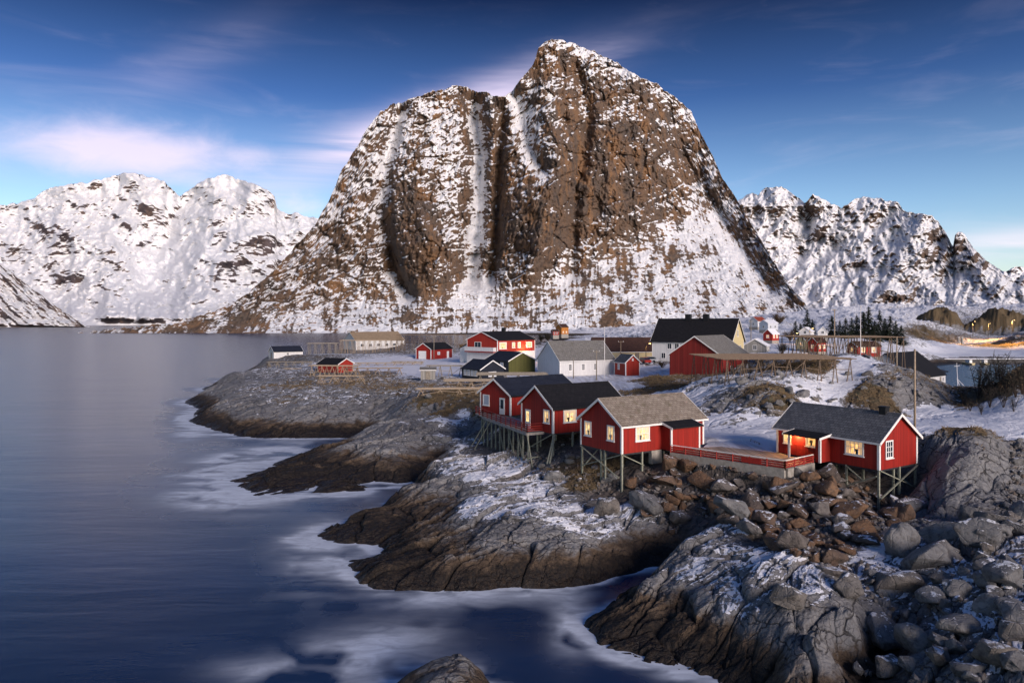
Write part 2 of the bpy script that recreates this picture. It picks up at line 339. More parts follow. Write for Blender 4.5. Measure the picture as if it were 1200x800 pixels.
# rock structure: rounded blocks, bedding ledges and joints, all in metres
wx = TX + 1.6 * fbm(TX / 9, TY / 9, 3, 3); wy = TY + 1.6 * fbm(TX / 9, TY / 9, 3, 9)
ca_, sa_ = math.cos(R(35)), math.sin(R(35))
ux, uy = wx * ca_ + wy * sa_, -wx * sa_ + wy * ca_
big = fbm(TX / 14, TY / 14, 3, 1) * 0.6
jm = sst(fbm(TX / 5, TY / 5, 3, 17), -.25, .35)          # where the joints are open
wob = .16 * fbm(TX / 1.3, TY / 1.3, 3, 19)
A1, e1 = facet(ux / 6.2, uy / 2.9, 4, .42, .55); blocks = A1 * 1.0 + .28 * np.sqrt(np.clip(e1, 0, 1)) - .20 - .32 * np.exp(-e1 / .035)
A2, e2 = facet(ux / 2.1 + wob, uy / 1.05 + wob, 8, .5, .5); small = (A2 * .62 + .10 * np.sqrt(np.clip(e2, 0, 1)) - .16 * np.exp(-e2 / .05)) * (.35 + .65 * jm)
A3, e3 = facet(ux / .8 + wob * 2, uy / .45 + wob, 12, .5, .5); tiny = (A3 * .27 - .05 * np.exp(-e3 / .06)) * (.3 + .7 * jm) * sst(TY, 90, 50)
led = ridged(ux / 7, uy / 2.0, 4, 21) * 0.13
fine = fbm(TX / .9, TY / .9, 5, 31, .62) * 0.07
def knoll(px_, Y_, rx_, ry_, h_):
    cx, cy = (px_ - 600) / F * Y_, Y_
    r = np.hypot((TX - cx) / rx_, (TY - cy) / ry_) + .16 * fbm(TX / 12, TY / 12, 4, 301)
    return h_ * np.clip(1 - np.clip(r, 0, 1) ** 2.0, 0, 1) * (1 + .16 * fbm(TX / 9, TY / 9, 4, 303))
KN = np.maximum(knoll(1104, 575, 20, 18, 17.5), np.maximum(knoll(1172, 560, 30, 20, 19), knoll(1235, 560, 34, 22, 19)))
TZ0 = TZ0 + KN; grassm = np.maximum(grassm, sst(KN, 1.5, 5) * 1.0); snowm = np.where(KN > 1, np.minimum(snowm, .12), snowm); rough = np.where(KN > 1, .8, rough)
far = np.clip(TY / 250, 1, 4)
lowf = np.clip((TZ0 + 1.2) / 1.6, 0.12, 1)
hard = np.clip(rough * 1.15 - .15, 0, 1)
TZ = TZ0 + lowf * (rough * (big + led + fine) + hard * (blocks * sst(TY, 400, 120) + small * sst(TY, 200, 60) + tiny)) * 0.85
TZ += rough * fbm(TX / 45, TY / 45, 4, 41) * np.clip((TY - 180) / 300, 0, 1) * 3.5 * np.clip(TZ0 / 6, 0, 1)
TZ += rough * (ridged(TX / 16, TY / 22, 4, 43) * .8 + fbm(TX / 5, TY / 7, 3, 45) * .9) * np.clip((TY - 220) / 200, 0, 1) * np.clip(TZ0 / 5, 0, 1)
TZ += (1 - rough) * fbm(TX / 5, TY / 5, 4, 51) * 0.14
def _bil(Aarr, x, y):
    a = x / y; b = math.log(y)
    j = int(min(max(np.searchsorted(_a, a) - 1, 0), NCOL - 2)); i = int(min(max(np.searchsorted(LY, b) - 1, 0), NROW - 2))
    fj = min(max((a - _a[j]) / (_a[j + 1] - _a[j]), 0), 1); fi = min(max((b - LY[i]) / (LY[i + 1] - LY[i]), 0), 1)
    return float(Aarr[i, j] * (1 - fi) * (1 - fj) + Aarr[i + 1, j] * fi * (1 - fj) + Aarr[i, j + 1] * (1 - fi) * fj + Aarr[i + 1, j + 1] * fi * fj)
FLATS = []      # (origin, X, Y, x0, x1, y0, y1, z): ground levelled under a building
def ground(x, y): return _bil(TZ, x, y)
def level(ox, oy, ang, x0, x1, y0, y1, z, soft=1.5):
    """cut and fill the ground to z inside a rotated rectangle"""
    global TZ
    c, s = math.cos(ang), math.sin(ang)
    lx = (TX - ox) * c + (TY - oy) * s; ly = -(TX - ox) * s + (TY - oy) * c
    d = np.maximum(np.maximum(x0 - lx, lx - x1), np.maximum(y0 - ly, ly - y1))
    w = 1 - sst(d, 0, soft)
    TZ = TZ * (1 - w) + z * w
def lower(ox, oy, ang, x0, x1, y0, y1, z, soft=1.0):
    """dig down to at most z (nothing pokes through a floor)"""
    global TZ
    c, s = math.cos(ang), math.sin(ang)
    lx = (TX - ox) * c + (TY - oy) * s; ly = -(TX - ox) * s + (TY - oy) * c
    d = np.maximum(np.maximum(x0 - lx, lx - x1), np.maximum(y0 - ly, ly - y1))
    w = 1 - sst(d, 0, soft)
    TZ = np.minimum(TZ, TZ * (1 - w) + z * w)
# ------------------------------------------------------------------ building plots: near corner, direction of the long side, length, width, floor height
class Plot:
    def __init__(s, x, y, ang, L, W_, z, at='g'):
        """(x,y) is the visible near corner; at='g': long side runs away from it; at='h': long side ends there"""
        s.ang = R(ang); s.c, s.s = math.cos(s.ang), math.sin(s.ang)
        if at == 'h': x, y = x - L * s.c, y - L * s.s
        s.x, s.y, s.L, s.W, s.z = x, y, L, W_, z
    def w(s, lx, ly): return (s.x + lx * s.c - ly * s.s, s.y + lx * s.s + ly * s.c)
def at(px, Y): return (px - 600) / F * Y, Y
PL = {
 'cabin3': Plot(9.48, 62.7, 31.4, 9.9, 5.9, 6.5), 'cabin4': Plot(28.3, 55.9, -58.0, 9.4, 5.3, 6.5, 'h'),
 'cabin2': Plot(4.18, 74.05, 33.0, 9.6, 5.8, 6.5), 'cabin1': Plot(-.2, 87.3, 41.0, 11.5, 5.8, 6.6),
 'ware': Plot(*at(656, 157.6), 25, 14, 10.5, 6.0), 'shed': Plot(*at(733, 156.7), -70, 5, 3.5, 6.2, 'h'),
 'two': Plot(*at(583, 200), 48, 16, 12, 6.0), 'navy': Plot(*at(596, 166), -53, 9, 7.8, 6.0, 'h'), 'low': Plot(*at(563, 150), -53, 7, 6, 5.8, 'h'),
 'garage': Plot(*at(505, 232), 60, 12, 6, 5.7), 'hut': Plot(*at(396, 178), -25, 6.3, 6, 5.2, 'h'), 'white': Plot(*at(321, 261), 35, 10.5, 6, 4.5),
 'plant': Plot(*at(417, 325), 35, 24, 14, 5.0), 'manor': Plot(*at(857, 172), -34, 20, 10, 8.0, 'h'), 'barn': Plot(*at(845, 137), 52, 14, 10.5, 7.0),
 'long': Plot(*at(697, 203), 3, 18, 9, 7.0), 'boat': Plot(113.5, 190, 40.5, 20, 14, 1.5, 'h'), 'shack': Plot(*at(493, 150), 5, 3.0, 2.4, 5.6),
}
for k, z_, m_ in (('ware', 6.0, 1), ('shed', 6.2, .6), ('two', 6, 1), ('navy', 6, .5), ('low', 5.8, .5), ('garage', 5.7, 1), ('hut', 5.2, .4), ('white', 4.5, .4), ('plant', 5, 2), ('manor', 8, 1), ('long', 7, 1), ('boat', 1.5, .6), ('shack', 5.6, .3)):
    p = PL[k]; level(p.x, p.y, p.ang, -m_, p.L + m_, -m_, p.W + m_, z_ - .06, 3.0)
p = PL['barn']; lower(p.x, p.y, p.ang, -.5, p.L + .5, -.5, p.W + .5, 6.6, 2.5)
for k, z_ in (('cabin1', 6.0), ('cabin2', 5.6), ('cabin3', 5.7), ('cabin4', 5.7)):
    p = PL[k]; lower(p.x, p.y, p.ang, -.2, p.L + .2, -.2, p.W + .2, z_, 1.2)
p = PL['cabin3']; lower(p.x, p.y, p.ang, 2.5, 8.6, -2.4, 0, 5.5, .7)
# the yard between the two near cabins, held up by a low concrete wall
YARD = [(15.5, 63.4), (21.3, 57.0), (24.3, 59.4), (24.0, 62.5), (23.4, 64.0), (23.0, 70.0), (19.0, 70.0), (17.4, 66.4)]
def in_poly(poly, X, Y):
    c = np.zeros(X.shape, bool); n = len(poly)
    for i in range(n):
        (x0, y0), (x1, y1) = poly[i], poly[(i + 1) % n]
        c ^= ((y0 > Y) != (y1 > Y)) & (X < (x1 - x0) * (Y - y0) / (y1 - y0 + 1e-12) + x0)
    return c
_ins = in_poly(YARD, TX, TY)
TZ = np.where(_ins, 6.42, TZ)
# in front of the wall the rubble stays below the top of the wall
_front = in_poly([(15.6, 61.4), (21.35, 55.8), (25.3, 58.7), (24.6, 59.2), (21.3, 56.6), (15.9, 61.85)], TX, TY)
TZ = np.where(_front & ~_ins, np.clip(TZ, 5.75, 6.08), TZ)
# ------------------------------------------------------------------ island ground
m_ground, t, b = material('island_ground')
geo = t.new('ShaderNodeNewGeometry'); pos = geo.outputs['Position']; nz = t.sep(geo.outputs['Normal'])[2]; pz = t.sep(pos)[2]
a_s = t.attr('snow').outputs['Fac']; a_g = t.attr('grass').outputs['Fac']; a_p = t.attr('path').outputs['Fac']; a_b = t.attr('rubble').outputs['Fac']
nL = t.noise(pos, .18, 5, .6); nM = t.noise(pos, .9, 6, .65, .3); nS = t.noise(pos, 4.5, 5, .65); nX = t.noise(pos, .45, 6, .7, .8)
warpv = t.new('ShaderNodeVectorMath', operation='ADD'); wn = t.new('ShaderNodeTexNoise'); t.put(wn.inputs['Vector'], pos); wn.inputs['Scale'].default_value = .8; wn.inputs['Detail'].default_value = 4
sc_ = t.new('ShaderNodeVectorMath', operation='SCALE'); t.put(sc_.inputs[0], wn.outputs['Color']); sc_.inputs['Scale'].default_value = 1.3
t.put(warpv.inputs[0], pos); t.put(warpv.inputs[1], sc_.outputs[0]); wp = warpv.outputs[0]
ck = t.vor(t.map(wp, (.55, .9, .7), (0, 0, R(35))), 1.0, 'DISTANCE_TO_EDGE')
ck2 = t.vor(t.map(wp, (1.9, 3.2, 2.4), (0, .3, R(30))), 1.0, 'DISTANCE_TO_EDGE')
joint = t.math('MAXIMUM', t.math('MULTIPLY', t.ss(ck, 0, .045), t.ss(ck2, 0, .05, .6, 1.0)), t.ss(t.noise(pos, .7, 4, .6), .50, .68))
rk = t.mix(t.ss(nL, .35, .7), (.245, .245, .25), (.165, .165, .172))
rk = t.mix(t.ss(nX, .54, .70, 0, .7), rk, (.20, .16, .125))
rk = t.mix(t.ss(nM, .58, .72, 0, .8), rk, (.085, .082, .085))
rk = t.mix(t.math('MULTIPLY', t.ss(nS, .58, .68), .6), rk, (.30, .29, .27))
rk = t.mix(t.math('MULTIPLY', a_b, .75), rk, (.075, .052, .038))
rk = t.mix(joint, (.055, .052, .052), rk)
# lichen and the tidal zone: brown weed, then the black band at the water's edge
zt = t.math('ADD', pz, t.math('MULTIPLY', t.math('SUBTRACT', nX, .5), 2.6))
rk = t.mix(t.ss(zt, 2.3, 1.5), rk, t.mix(t.ss(nM, .42, .6), (.060, .042, .029), (.105, .074, .050)))
rk = t.mix(t.ss(zt, 1.5, .95), rk, t.mix(t.ss(nS, .4, .62), (.012, .010, .010), (.030, .021, .015)))
gr = t.mix(t.ss(nS, .4, .62), (.095, .068, .036), (.165, .118, .066)); gr = t.mix(t.ss(nM, .5, .68), gr, (.085, .078, .045))
gf = t.ss(t.math('ADD', t.math('ADD', a_g, t.math('MULTIPLY', t.math('SUBTRACT', nX, .5), 1.5)), t.math('MULTIPLY', t.math('SUBTRACT', nz, .8), .6)), .48, .62)
base = t.mix(gf, rk, gr)
v = t.math('ADD', t.math('MULTIPLY', t.math('SUBTRACT', nz, .86), 1.5), a_s)
v = t.math('ADD', v, t.math('MULTIPLY', t.math('SUBTRACT', nX, .5), 1.15)); v = t.math('ADD', v, t.math('ADD', t.math('MULTIPLY', t.math('SUBTRACT', nM, .5), .85), t.math('MULTIPLY', t.math('SUBTRACT', nS, .5), .55)))
v = t.math('ADD', v, t.math('MULTIPLY', t.math('SUBTRACT', 1.0, joint), .12))
v = t.math('SUBTRACT', v, t.ss(pz, 2.4, 1.0))
v = t.math('SUBTRACT', v, t.math('MULTIPLY', gf, .12))
sf = t.ss(v, .55, .62)
rut = t.ss(t.noise(t.map(pos, (1.1, .10, 1), (0, 0, R(-30))), 1.2, 4, .6), .44, .56)
snc = t.mix(t.math('MULTIPLY', t.math('MULTIPLY', a_p, rut), .55), (.80, .82, .87), (.36, .34, .34))
base = t.mix(sf, base, snc)
t.put(b.inputs['Base Color'], base)
wet = t.ss(zt, 1.0, .2)
t.put(b.inputs['Roughness'], t.math('SUBTRACT', t.ss(sf, 0, 1, .8, .55), t.math('MULTIPLY', wet, .35))); b.inputs['Specular IOR Level'].default_value = .3
hh = t.math('ADD', t.math('MULTIPLY', t.noise(wp, 1.3, 9, .7), .55), t.math('MULTIPLY', joint, .22))
hh = t.math('ADD', hh, t.math('MULTIPLY', t.noise(pos, 5, 7, .75), .22))
fa = t.vor(t.map(wp, (1.1, 2.0, 1.6), (.2, .1, R(35))), 1.0, 'F1'); fb = t.vor(t.map(wp, (2.8, 4.6, 3.8), (.1, .3, R(20))), 1.0, 'F1')
hh = t.math('ADD', hh, t.math('ADD', t.math('MULTIPLY', fa, -.30), t.math('MULTIPLY', fb, -.14)))
hh = t.mix(sf, hh, t.math('ADD', t.math('MULTIPLY', hh, .3), .3))
t.put(b.inputs['Normal'], t.bump(hh, .85, .55))
gobj = grid_mesh('terrain', TX, TY, TZ, {'snow': np.clip(snowm, 0, 1), 'grass': np.clip(grassm, 0, 1), 'rubble': np.clip(rubm, 0, 1), 'path': np.clip(pathm, 0, 1)}, m_ground, keep=TZ > -1.6)
gobj['kind'] = 'structure'

# ------------------------------------------------------------------ sea, with drifting foam where it meets the rock
wpx = np.concatenate([np.linspace(-2400, -300, 40), np.linspace(-290, 1300, 620), np.linspace(1320, 3600, 40)])
wly = np.concatenate([np.linspace(math.log(12), math.log(330), 620), np.linspace(math.log(335), math.log(30000), 60)])
wa = (wpx - 600) / F
WY = np.exp(wly)[:, None] * np.ones((1, len(wpx))); WX = wa[None] * WY
fj = np.clip(np.searchsorted(_a, wa), 0, NCOL - 1); fi = np.clip(np.searchsorted(LY, wly), 0, NROW - 1)
dz = TZ0[fi][:, fj]
inside = ((wa > _a[0]) & (wa < _a[-1]))[None] & ((wly > LY[0]) & (wly < math.log(230)))[:, None]
warp = fbm(WX / 9, WY / 9, 4, 121) * .8
shore = 1.7 * np.exp(np.clip(dz + warp * .55, -9, .1) / .85) * sst(dz, -2.5, -.5)
st = fbm(WX / 9 + warp, WY / 2.0, 5, 123, .6)
PXg = np.ones((len(wly), 1)) * wpx[None]; PYg = HY + H * F / WY
patch = (.75 * gb(PXg, PYg, 425, 765, 85, 28, -.2) + .45 * gb(PXg, PYg, 520, 703, 110, 10) + .9 * gb(PXg, PYg, 375, 655, 46, 34, -.4) + .4 * gb(PXg, PYg, 300, 790, 60, 16) + .6 * gb(PXg, PYg, 668, 735, 24, 34)
         + 1.0 * gb(PXg, PYg, 265, 582, 70, 18) + 1.0 * gb(PXg, PYg, 300, 532, 70, 9, -.15) + .8 * gb(PXg, PYg, 222, 500, 24, 20) + .5 * gb(PXg, PYg, 640, 694, 60, 6) + .6 * gb(PXg, PYg, 400, 581, 50, 5) + .9 * gb(PXg, PYg, 250, 558, 50, 10))
soft = fbm(WX / 8 + 1.0 * warp, WY / 4.0, 4, 127, .45)
foam = np.clip(shore * (.8 + .9 * st), 0, 1) + patch * np.clip(.60 + 1.0 * soft, 0, 1) * sst(dz, .5, -.3) * 1.75
foam = np.clip(foam, 0, 1) * inside
m_sea, t, b = material('sea_water')
pos = t.new('ShaderNodeNewGeometry').outputs['Position']
fo = t.attr('foam').outputs['Fac']
f2_ = t.noise(t.map(pos, (.5, 1.2, 1)), .8, 6, .65, 1.2)
ff = t.math('MULTIPLY', t.math('POWER', fo, 1.15), t.ss(f2_, .15, .75, .5, 1.0), clamp=True)
b.inputs['Base Color'].default_value = (.008, .022, .058, 1); b.inputs['IOR'].default_value = 1.33
t.put(b.inputs['Base Color'], t.mix(t.math('MULTIPLY', ff, .92), t.mix(t.ss(t.noise(t.map(pos, (1, 2.5, 1)), .02, 4, .6), .4, .65), (.005, .022, .070), (.009, .034, .100)), (.80, .87, .95)))
t.put(b.inputs['Roughness'], t.math('ADD', t.math('MULTIPLY', ff, .5), .26))
hs = t.noise(t.map(pos, (.25, 1.0, 1)), .35, 5, .6, .4); hl = t.noise(t.map(pos, (.3, 1.0, 1)), .05, 3, .5)
t.put(b.inputs['Normal'], t.bump(t.math('ADD', hs, t.math('MULTIPLY', hl, 3.0)), .05, 1.0))
sea = grid_mesh('sea', WX, WY, WX * 0, {'foam': foam}, m_sea); sea['kind'] = 'structure'
# sea floor far below keeps the water opaque from any side
me = bpy.data.meshes.new('sea_floor'); me.from_pydata([(-40000, -3000, -9), (40000, -3000, -9), (40000, 40000, -9), (-40000, 40000, -9)], [], [(0, 1, 2, 3)])
m_floor, t, b = material('sea_floor'); b.inputs['Base Color'].default_value = (.01, .02, .04, 1)
o = link('sea_floor', me, m_floor); o['kind'] = 'structure'
# ------------------------------------------------------------------ mountains: relief surfaces at their real distance
def mountain(name, ridge, base, Yb, prof, relief, snowf, ncol, nrow, mat, drop=0.75, nback=26, rj=1.0):
    """ridge/base: skyline and foot measured in the photo; prof(px,py)->metres back per photo pixel climbed; relief(px,py)->metres toward the viewer"""
    rp = np.array(ridge, float); bp = np.array(base, float)
    px = np.linspace(rp[0, 0], rp[-1, 0], ncol)
    top = np.interp(px, rp[:, 0], rp[:, 1]) + rj * (fbm(px / 9, px * 0 + 3.3, 4, 61) * 1.8 + (ridged(px / 6, px * 0 + 1.3, 3, 63) * 1.3 - .6) * (.35 + .65 * np.exp(-((px - 500) / 75) ** 2)))
    bot = np.interp(px, bp[:, 0], bp[:, 1]); top = np.minimum(top, bot - 1.0)
    tt = np.linspace(0, 1, nrow)[:, None]
    PYY = bot[None] * (1 - tt) + top[None] * tt
    PXX = np.ones((nrow, 1)) * px[None]
    dpy = (bot - top)[None] / (nrow - 1)
    s = prof(PXX, PYY) * dpy
    Y = Yb + np.cumsum(s, 0) - s[:1]
    Y = Y - relief(PXX, PYY) * sst(tt, 0.0, 0.06)
    Z = H - (PYY - HY) / F * Y; X = (PXX - 600) / F * Y
    sn = snowf(PXX, PYY)
    # the back side, falling away behind the skyline
    bk = np.arange(1, nback + 1)[:, None]
    Yk = Y[-1][None] + (bk ** 1.25) * (Y[-1].mean() / 110.0)
    jit = fbm(PXX[:1] / 30 + bk * .3, bk * .5 + PXX[:1] * 0, 3, 71)
    Zk = np.maximum(Z[-1][None] - (Yk - Y[-1][None]) * drop * (1 + .25 * jit), -6.0)
    Xk = X[-1][None] + (Yk - Y[-1][None]) * (PXX[:1] - 600) / F
    X = np.vstack([X, Xk]); Y = np.vstack([Y, Yk]); Z = np.vstack([Z, Zk]); sn = np.vstack([sn, np.repeat(sn[-1:], nback, 0)])
    o = grid_mesh(name, X, Y, Z, {'snow': sn}, mat); o['kind'] = 'structure'
    return o
# --- the great rock across the sound
MAIN = [(72,391),(100,389),(130,386),(170,382),(200,378),(230,371),(260,361),(290,344),(320,318),(345,290),(370,262),(385,235),(400,200),(415,178),(430,150),(445,132),(460,122),(475,118),(490,112),(500,108),(512,106),(525,103),(535,99),(545,101),(555,106),(570,108),(580,113),(592,112),(600,107),(608,96),(620,82),(627,70),(631,56),(640,49),(650,46),(662,48),(680,54),(695,59),(715,70),(735,82),(755,92),(770,99),(780,107),(800,120),(810,130),(818,150),(830,172),(845,205),(860,228),(870,245),(885,270),(900,295),(915,320),(930,340),(945,358),(965,378),(985,392)]
CLIFF = [(72,385),(300,372),(400,352),(455,345),(475,340),(520,334),(560,326),(590,336),(640,326),(690,300),(740,285),(780,262),(820,235),(860,260),(900,320),(940,365),(985,390)]
def _cl(x): a = np.array(CLIFF, float); return np.interp(x, a[:, 0], a[:, 1])
def prof_main(x, y):
    c = _cl(x); k = sst(c - y, -22, 26)
    flank = np.clip(sst(x, 430, 330) + sst(x, 760, 860) , 0, 1)
    return 2.5 * (1 - k) + k * (0.62 * (1 - flank) + 1.35 * flank)
def flow(x, y):
    """direction of fall: vertical in the middle, leaning out on the flanks"""
    lean = np.where(x > 700, (x - 700) / 240 * 0.9, np.where(x < 470, -(470 - x) / 260 * 0.9, 0))
    return x - lean * (y - 200) * 0.55
def relief_main(x, y):
    c = _cl(x); k = sst(c - y, -20, 20)
    fx = flow(x, y) + 6 * fbm(x / 40, y / 60, 3, 5)
    r = 75 * gb(x, y, 492, 255, 44, 95, -0.06) + 40 * gb(x, y, 505, 300, 34, 50)
    r += 85 * gb(x, y, 690, 205, 105, 130, 0.25) + 50 * gb(x, y, 625, 250, 26, 75, .15)
    r -= 55 * np.exp(-(dseg(x, y, [(470,128),(452,190),(446,250),(462,318),(478,345)]) / 9) ** 2)
    r -= 70 * np.exp(-(dseg(x, y, [(553,112),(562,165),(563,230),(556,290),(552,325)]) / 11) ** 2)
    r -= 45 * np.exp(-(dseg(x, y, [(588,125),(585,200),(580,290),(575,330)]) / 7) ** 2)
    r -= 40 * np.exp(-(dseg(x, y, [(604,112),(620,170),(636,200)]) / 9) ** 2)
    r -= 30 * np.exp(-(dseg(x, y, [(676,80),(690,140),(672,260),(670,320)]) / 8) ** 2)
    r += 30 * np.exp(-(dseg(x, y, [(648,50),(640,110),(655,190),(640,260),(618,320)]) / 14) ** 2)
    r -= 25 * np.exp(-(dseg(x, y, [(775,105),(800,180),(840,250),(900,340)]) / 10) ** 2)
    flutes = ridged(fx / 30, y / 170, 4, 7, .55) * 5 + ridged((fx + y * .35) / 12, y / 40, 3, 15, .55) * 4
    r += k * flutes
    r += k * (fbm(x / 30, y / 34, 4, 25) * 11)
    q1, j1 = facet((fx + .3 * y) / 24 + .3 * fbm(x / 20, y / 20, 2, 26), y / 36, 27, .55, .8); q2, j2 = facet((fx - .25 * y) / 9 + .3 * fbm(x / 8, y / 8, 2, 28), y / 13, 29, .5, .7); q3, j3 = facet((fx + .2 * y) / 4, y / 5.5, 30, .5, .7)
    r += k * (q1 * 13 - 7 * np.exp(-j1 / .05) + q2 * 7 - 3 * np.exp(-j2 / .06)) + (.35 + .65 * k) * q3 * 3.2
    r += (1 - k) * (fbm(x / 30, y / 16, 5, 33, .6) * 5)
    r += (ridged(fx / 4.2, y / 11, 3, 45, .6) * 2.4 + fbm(fx / 3.0, y / 6, 3, 47, .6) * 2.2) * (0.55 + .45 * k)
    return r
def snow_main(x, y):
    c = _cl(x); k = sst(c - y, -16, 22)
    s = 0.54 * (1 - k) + 0.60 * k
    s += 0.12 * k * sst(x, 480, 430) * sst(y, 320, 200)
    s -= 0.50 * gb(x, y, 492, 265, 34, 70, -.06) - .24 * gb(x, y, 440, 175, 26, 60, .35)
    s += 0.20 * gb(x, y, 505, 150, 34, 42) + .10 * gb(x, y, 525, 210, 18, 60)
    s -= 0.50 * gb(x, y, 690, 215, 85, 95, .2) + 0.25 * gb(x, y, 625, 275, 28, 55)
    s += 0.45 * np.exp(-(dseg(x, y, [(470,128),(452,190),(448,235)]) / 8) ** 2)
    s += 0.95 * np.exp(-(dseg(x, y, [(558,130),(563,180),(562,230),(556,290),(552,330)]) / 8.5) ** 2)
    s += 0.50 * gb(x, y, 618, 150, 24, 55, -.35) + .35 * np.exp(-(dseg(x, y, [(604,112),(620,170),(640,200)]) / 9) ** 2)
    s -= 0.40 * np.exp(-(dseg(x, y, [(590,135),(586,200),(580,280)]) / 8) ** 2) + .3 * np.exp(-(dseg(x, y, [(538,112),(548,180),(545,250)]) / 6) ** 2)
    s += 0.40 * np.exp(-(dseg(x, y, [(655,50),(715,72),(770,101),(815,140)]) / 7) ** 2)
    s += 0.12 * gb(x, y, 840, 270, 60, 70, .6) + .26 * gb(x, y, 690, 290, 90, 22, -.4)
    s -= 0.30 * sst(y, 365, 385) * sst(x, 380, 250) + .18 * gb(x, y, 300, 350, 60, 40) + .14 * gb(x, y, 370, 320, 45, 60)
    s -= 0.22 * np.exp(-(dseg(x, y, [(845,205),(900,300),(945,362)]) / 9) ** 2)
    s -= .75 * gb(x, y, 714, 372, 9, 10) + .5 * gb(x, y, 727, 364, 12, 6, -.6) + .35 * gb(x, y, 790, 300, 12, 9)
    fx = flow(x, y); sp = fbm(fx / 2.3, y / 3.6, 3, 57, .65) * (.34 - .08 * k) + .20 * fbm(fx / 7, y / 9, 3, 58)
    s += .30 * gb(x, y, 533, 225, 24, 85, -.05) + .18 * gb(x, y, 640, 310, 70, 18, -.3)
    st_ = fbm(fx / 3.0, y / 26, 3, 59) * .26 + fbm((x + .8 * y) / 26, (y - .9 * x) / 4.0, 3, 60) * .22 * k + fbm((x - .3 * y) / 20, (y + .35 * x) / 3.6, 3, 64) * .34 * k
    return s + 0.34 * fbm(x / 24, y / 24, 4, 55) + sp * .4 + st_
def rock_mat(name, c1, c2, dark, warm, sc, thr, na=1.0):
    m, t, b = material(name)
    pos = t.new('ShaderNodeNewGeometry').outputs['Position']; nrm = t.new('ShaderNodeNewGeometry').outputs['Normal']
    nz = t.sep(nrm)[2]
    sn = t.attr('snow').outputs['Fac']
    nA = t.noise(pos, 0.02 * sc, 6, 0.65); nB = t.noise(pos, 0.06 * sc, 7, 0.68, 0.5); nC = t.noise(t.map(pos, (1, 1, .25)), 0.035 * sc, 5, 0.6, .5)
    rk = t.mix(t.ss(nA, .35, .68), c1, c2)
    rk = t.mix(t.ss(nC, .48, .66), rk, warm)
    rk = t.mix(t.ss(nB, .52, .66), rk, dark)
    # snow lies where it is flat enough, in gullies and on ledges
    v = t.math('ADD', t.math('MULTIPLY', nz, .80), sn)
    v = t.math('ADD', v, t.math('MULTIPLY', t.math('SUBTRACT', nB, .5), 1.25 * na))
    v = t.math('ADD', v, t.math('MULTIPLY', t.math('SUBTRACT', t.noise(pos, .3 * sc, 4, .7), .5), .75 * na))
    f = t.ss(v, thr, thr + .16)
    t.put(b.inputs['Base Color'], t.mix(f, rk, (.80, .82, .86)))
    t.put(b.inputs['Roughness'], t.ss(f, 0, 1, .85, .6)); b.inputs['Specular IOR Level'].default_value = .2
    hgt = t.math('ADD', t.math('MULTIPLY', t.noise(pos, .06 * sc, 8, .68), 1.0), t.math('MULTIPLY', f, .06))
    t.put(b.inputs['Normal'], t.bump(hgt, .75, 9.0 / sc))
    return m
M_main = rock_mat('main_rock', (.150, .098, .066), (.095, .078, .068), (.038, .032, .031), (.215, .125, .068), 1.0, .95)
mountain('mountain', MAIN, [(72,391.5),(300,391.5),(700,394),(985,396)], 1080, prof_main, relief_main, snow_main, 1000, 520, M_main, rj=1.0)

# --- the snowy range far off on the left
LEFT = [(-420,290),(-330,240),(-260,262),(-180,232),(-100,248),(-50,240),(0,240),(20,238),(40,232),(55,222),(75,217),(100,213),(125,209),(140,204),(152,202),(165,204),(180,209),(192,212),(203,224),(212,231),(222,222),(240,210),(255,206),(264,205),(280,210),(298,216),(314,223),(322,230),(325,245),(335,250),(350,250),(362,254),(400,258),(450,270),(520,300),(600,330)]
def prof_left(x, y): return 3.6 + 7.0 * sst(y, 320, 372)
def relief_left(x, y):
    r = 130 * np.exp(-(dseg(x, y, [(75,216),(70,260),(130,330),(150,370)]) / 28) ** 2)
    r += 150 * np.exp(-(dseg(x, y, [(300,222),(290,270),(250,310),(230,350)]) / 26) ** 2)
    r -= 110 * gb(x, y, 190, 290, 45, 40) + 90 * np.exp(-(dseg(x, y, [(207,228),(195,270),(170,330)]) / 16) ** 2)
    r += 90 * np.exp(-(dseg(x, y, [(152,203),(160,240),(125,290)]) / 16) ** 2) + 90 * np.exp(-(dseg(x, y, [(250,208),(255,250),(222,300)]) / 14) ** 2)
    r += ridged(x / 42, y / 46, 5, 81, .5) * 52 + ridged((x + y * .4) / 14, y / 18, 4, 83, .55) * 6 + facet((x + .3 * y) / 13 + .3 * fbm(x / 12, y / 12, 2, 84), y / 17, 86, .55, .6)[0] * 24 + facet((x - .4 * y) / 5 + .3 * fbm(x / 5, y / 5, 2, 88), y / 6, 89, .5, .6)[0] * 10 + fbm(x / 4, y / 5, 3, 85, .6) * 5
    return r
def snow_left(x, y):
    s = 1.22 + .5 * fbm(x / 30, y / 22, 5, 87) + .15 * sst(y, 260, 215)
    s += .25 * gb(x, y, 190, 320, 60, 40) - .5 * gb(x, y, 52, 270, 22, 14) - .45 * gb(x, y, 65, 322, 30, 8, .15) - .3 * gb(x, y, 150, 310, 26, 16) - .45 * gb(x, y, 250, 320, 42, 20, -.5)
    s -= .5 * gb(x, y, 316, 240, 8, 14) + .3 * gb(x, y, 295, 290, 40, 25) + .3 * gb(x, y, 100, 245, 30, 18) + .35 * gb(x, y, 160, 243, 16, 6) + .5 * np.exp(-(dseg(x, y, [(110,330),(155,355)]) / 3.5) ** 2)
    return s
M_left = rock_mat('left_rock', (.13, .10, .10), (.09, .08, .09), (.045, .04, .05), (.17, .12, .10), .42, .86, .42)
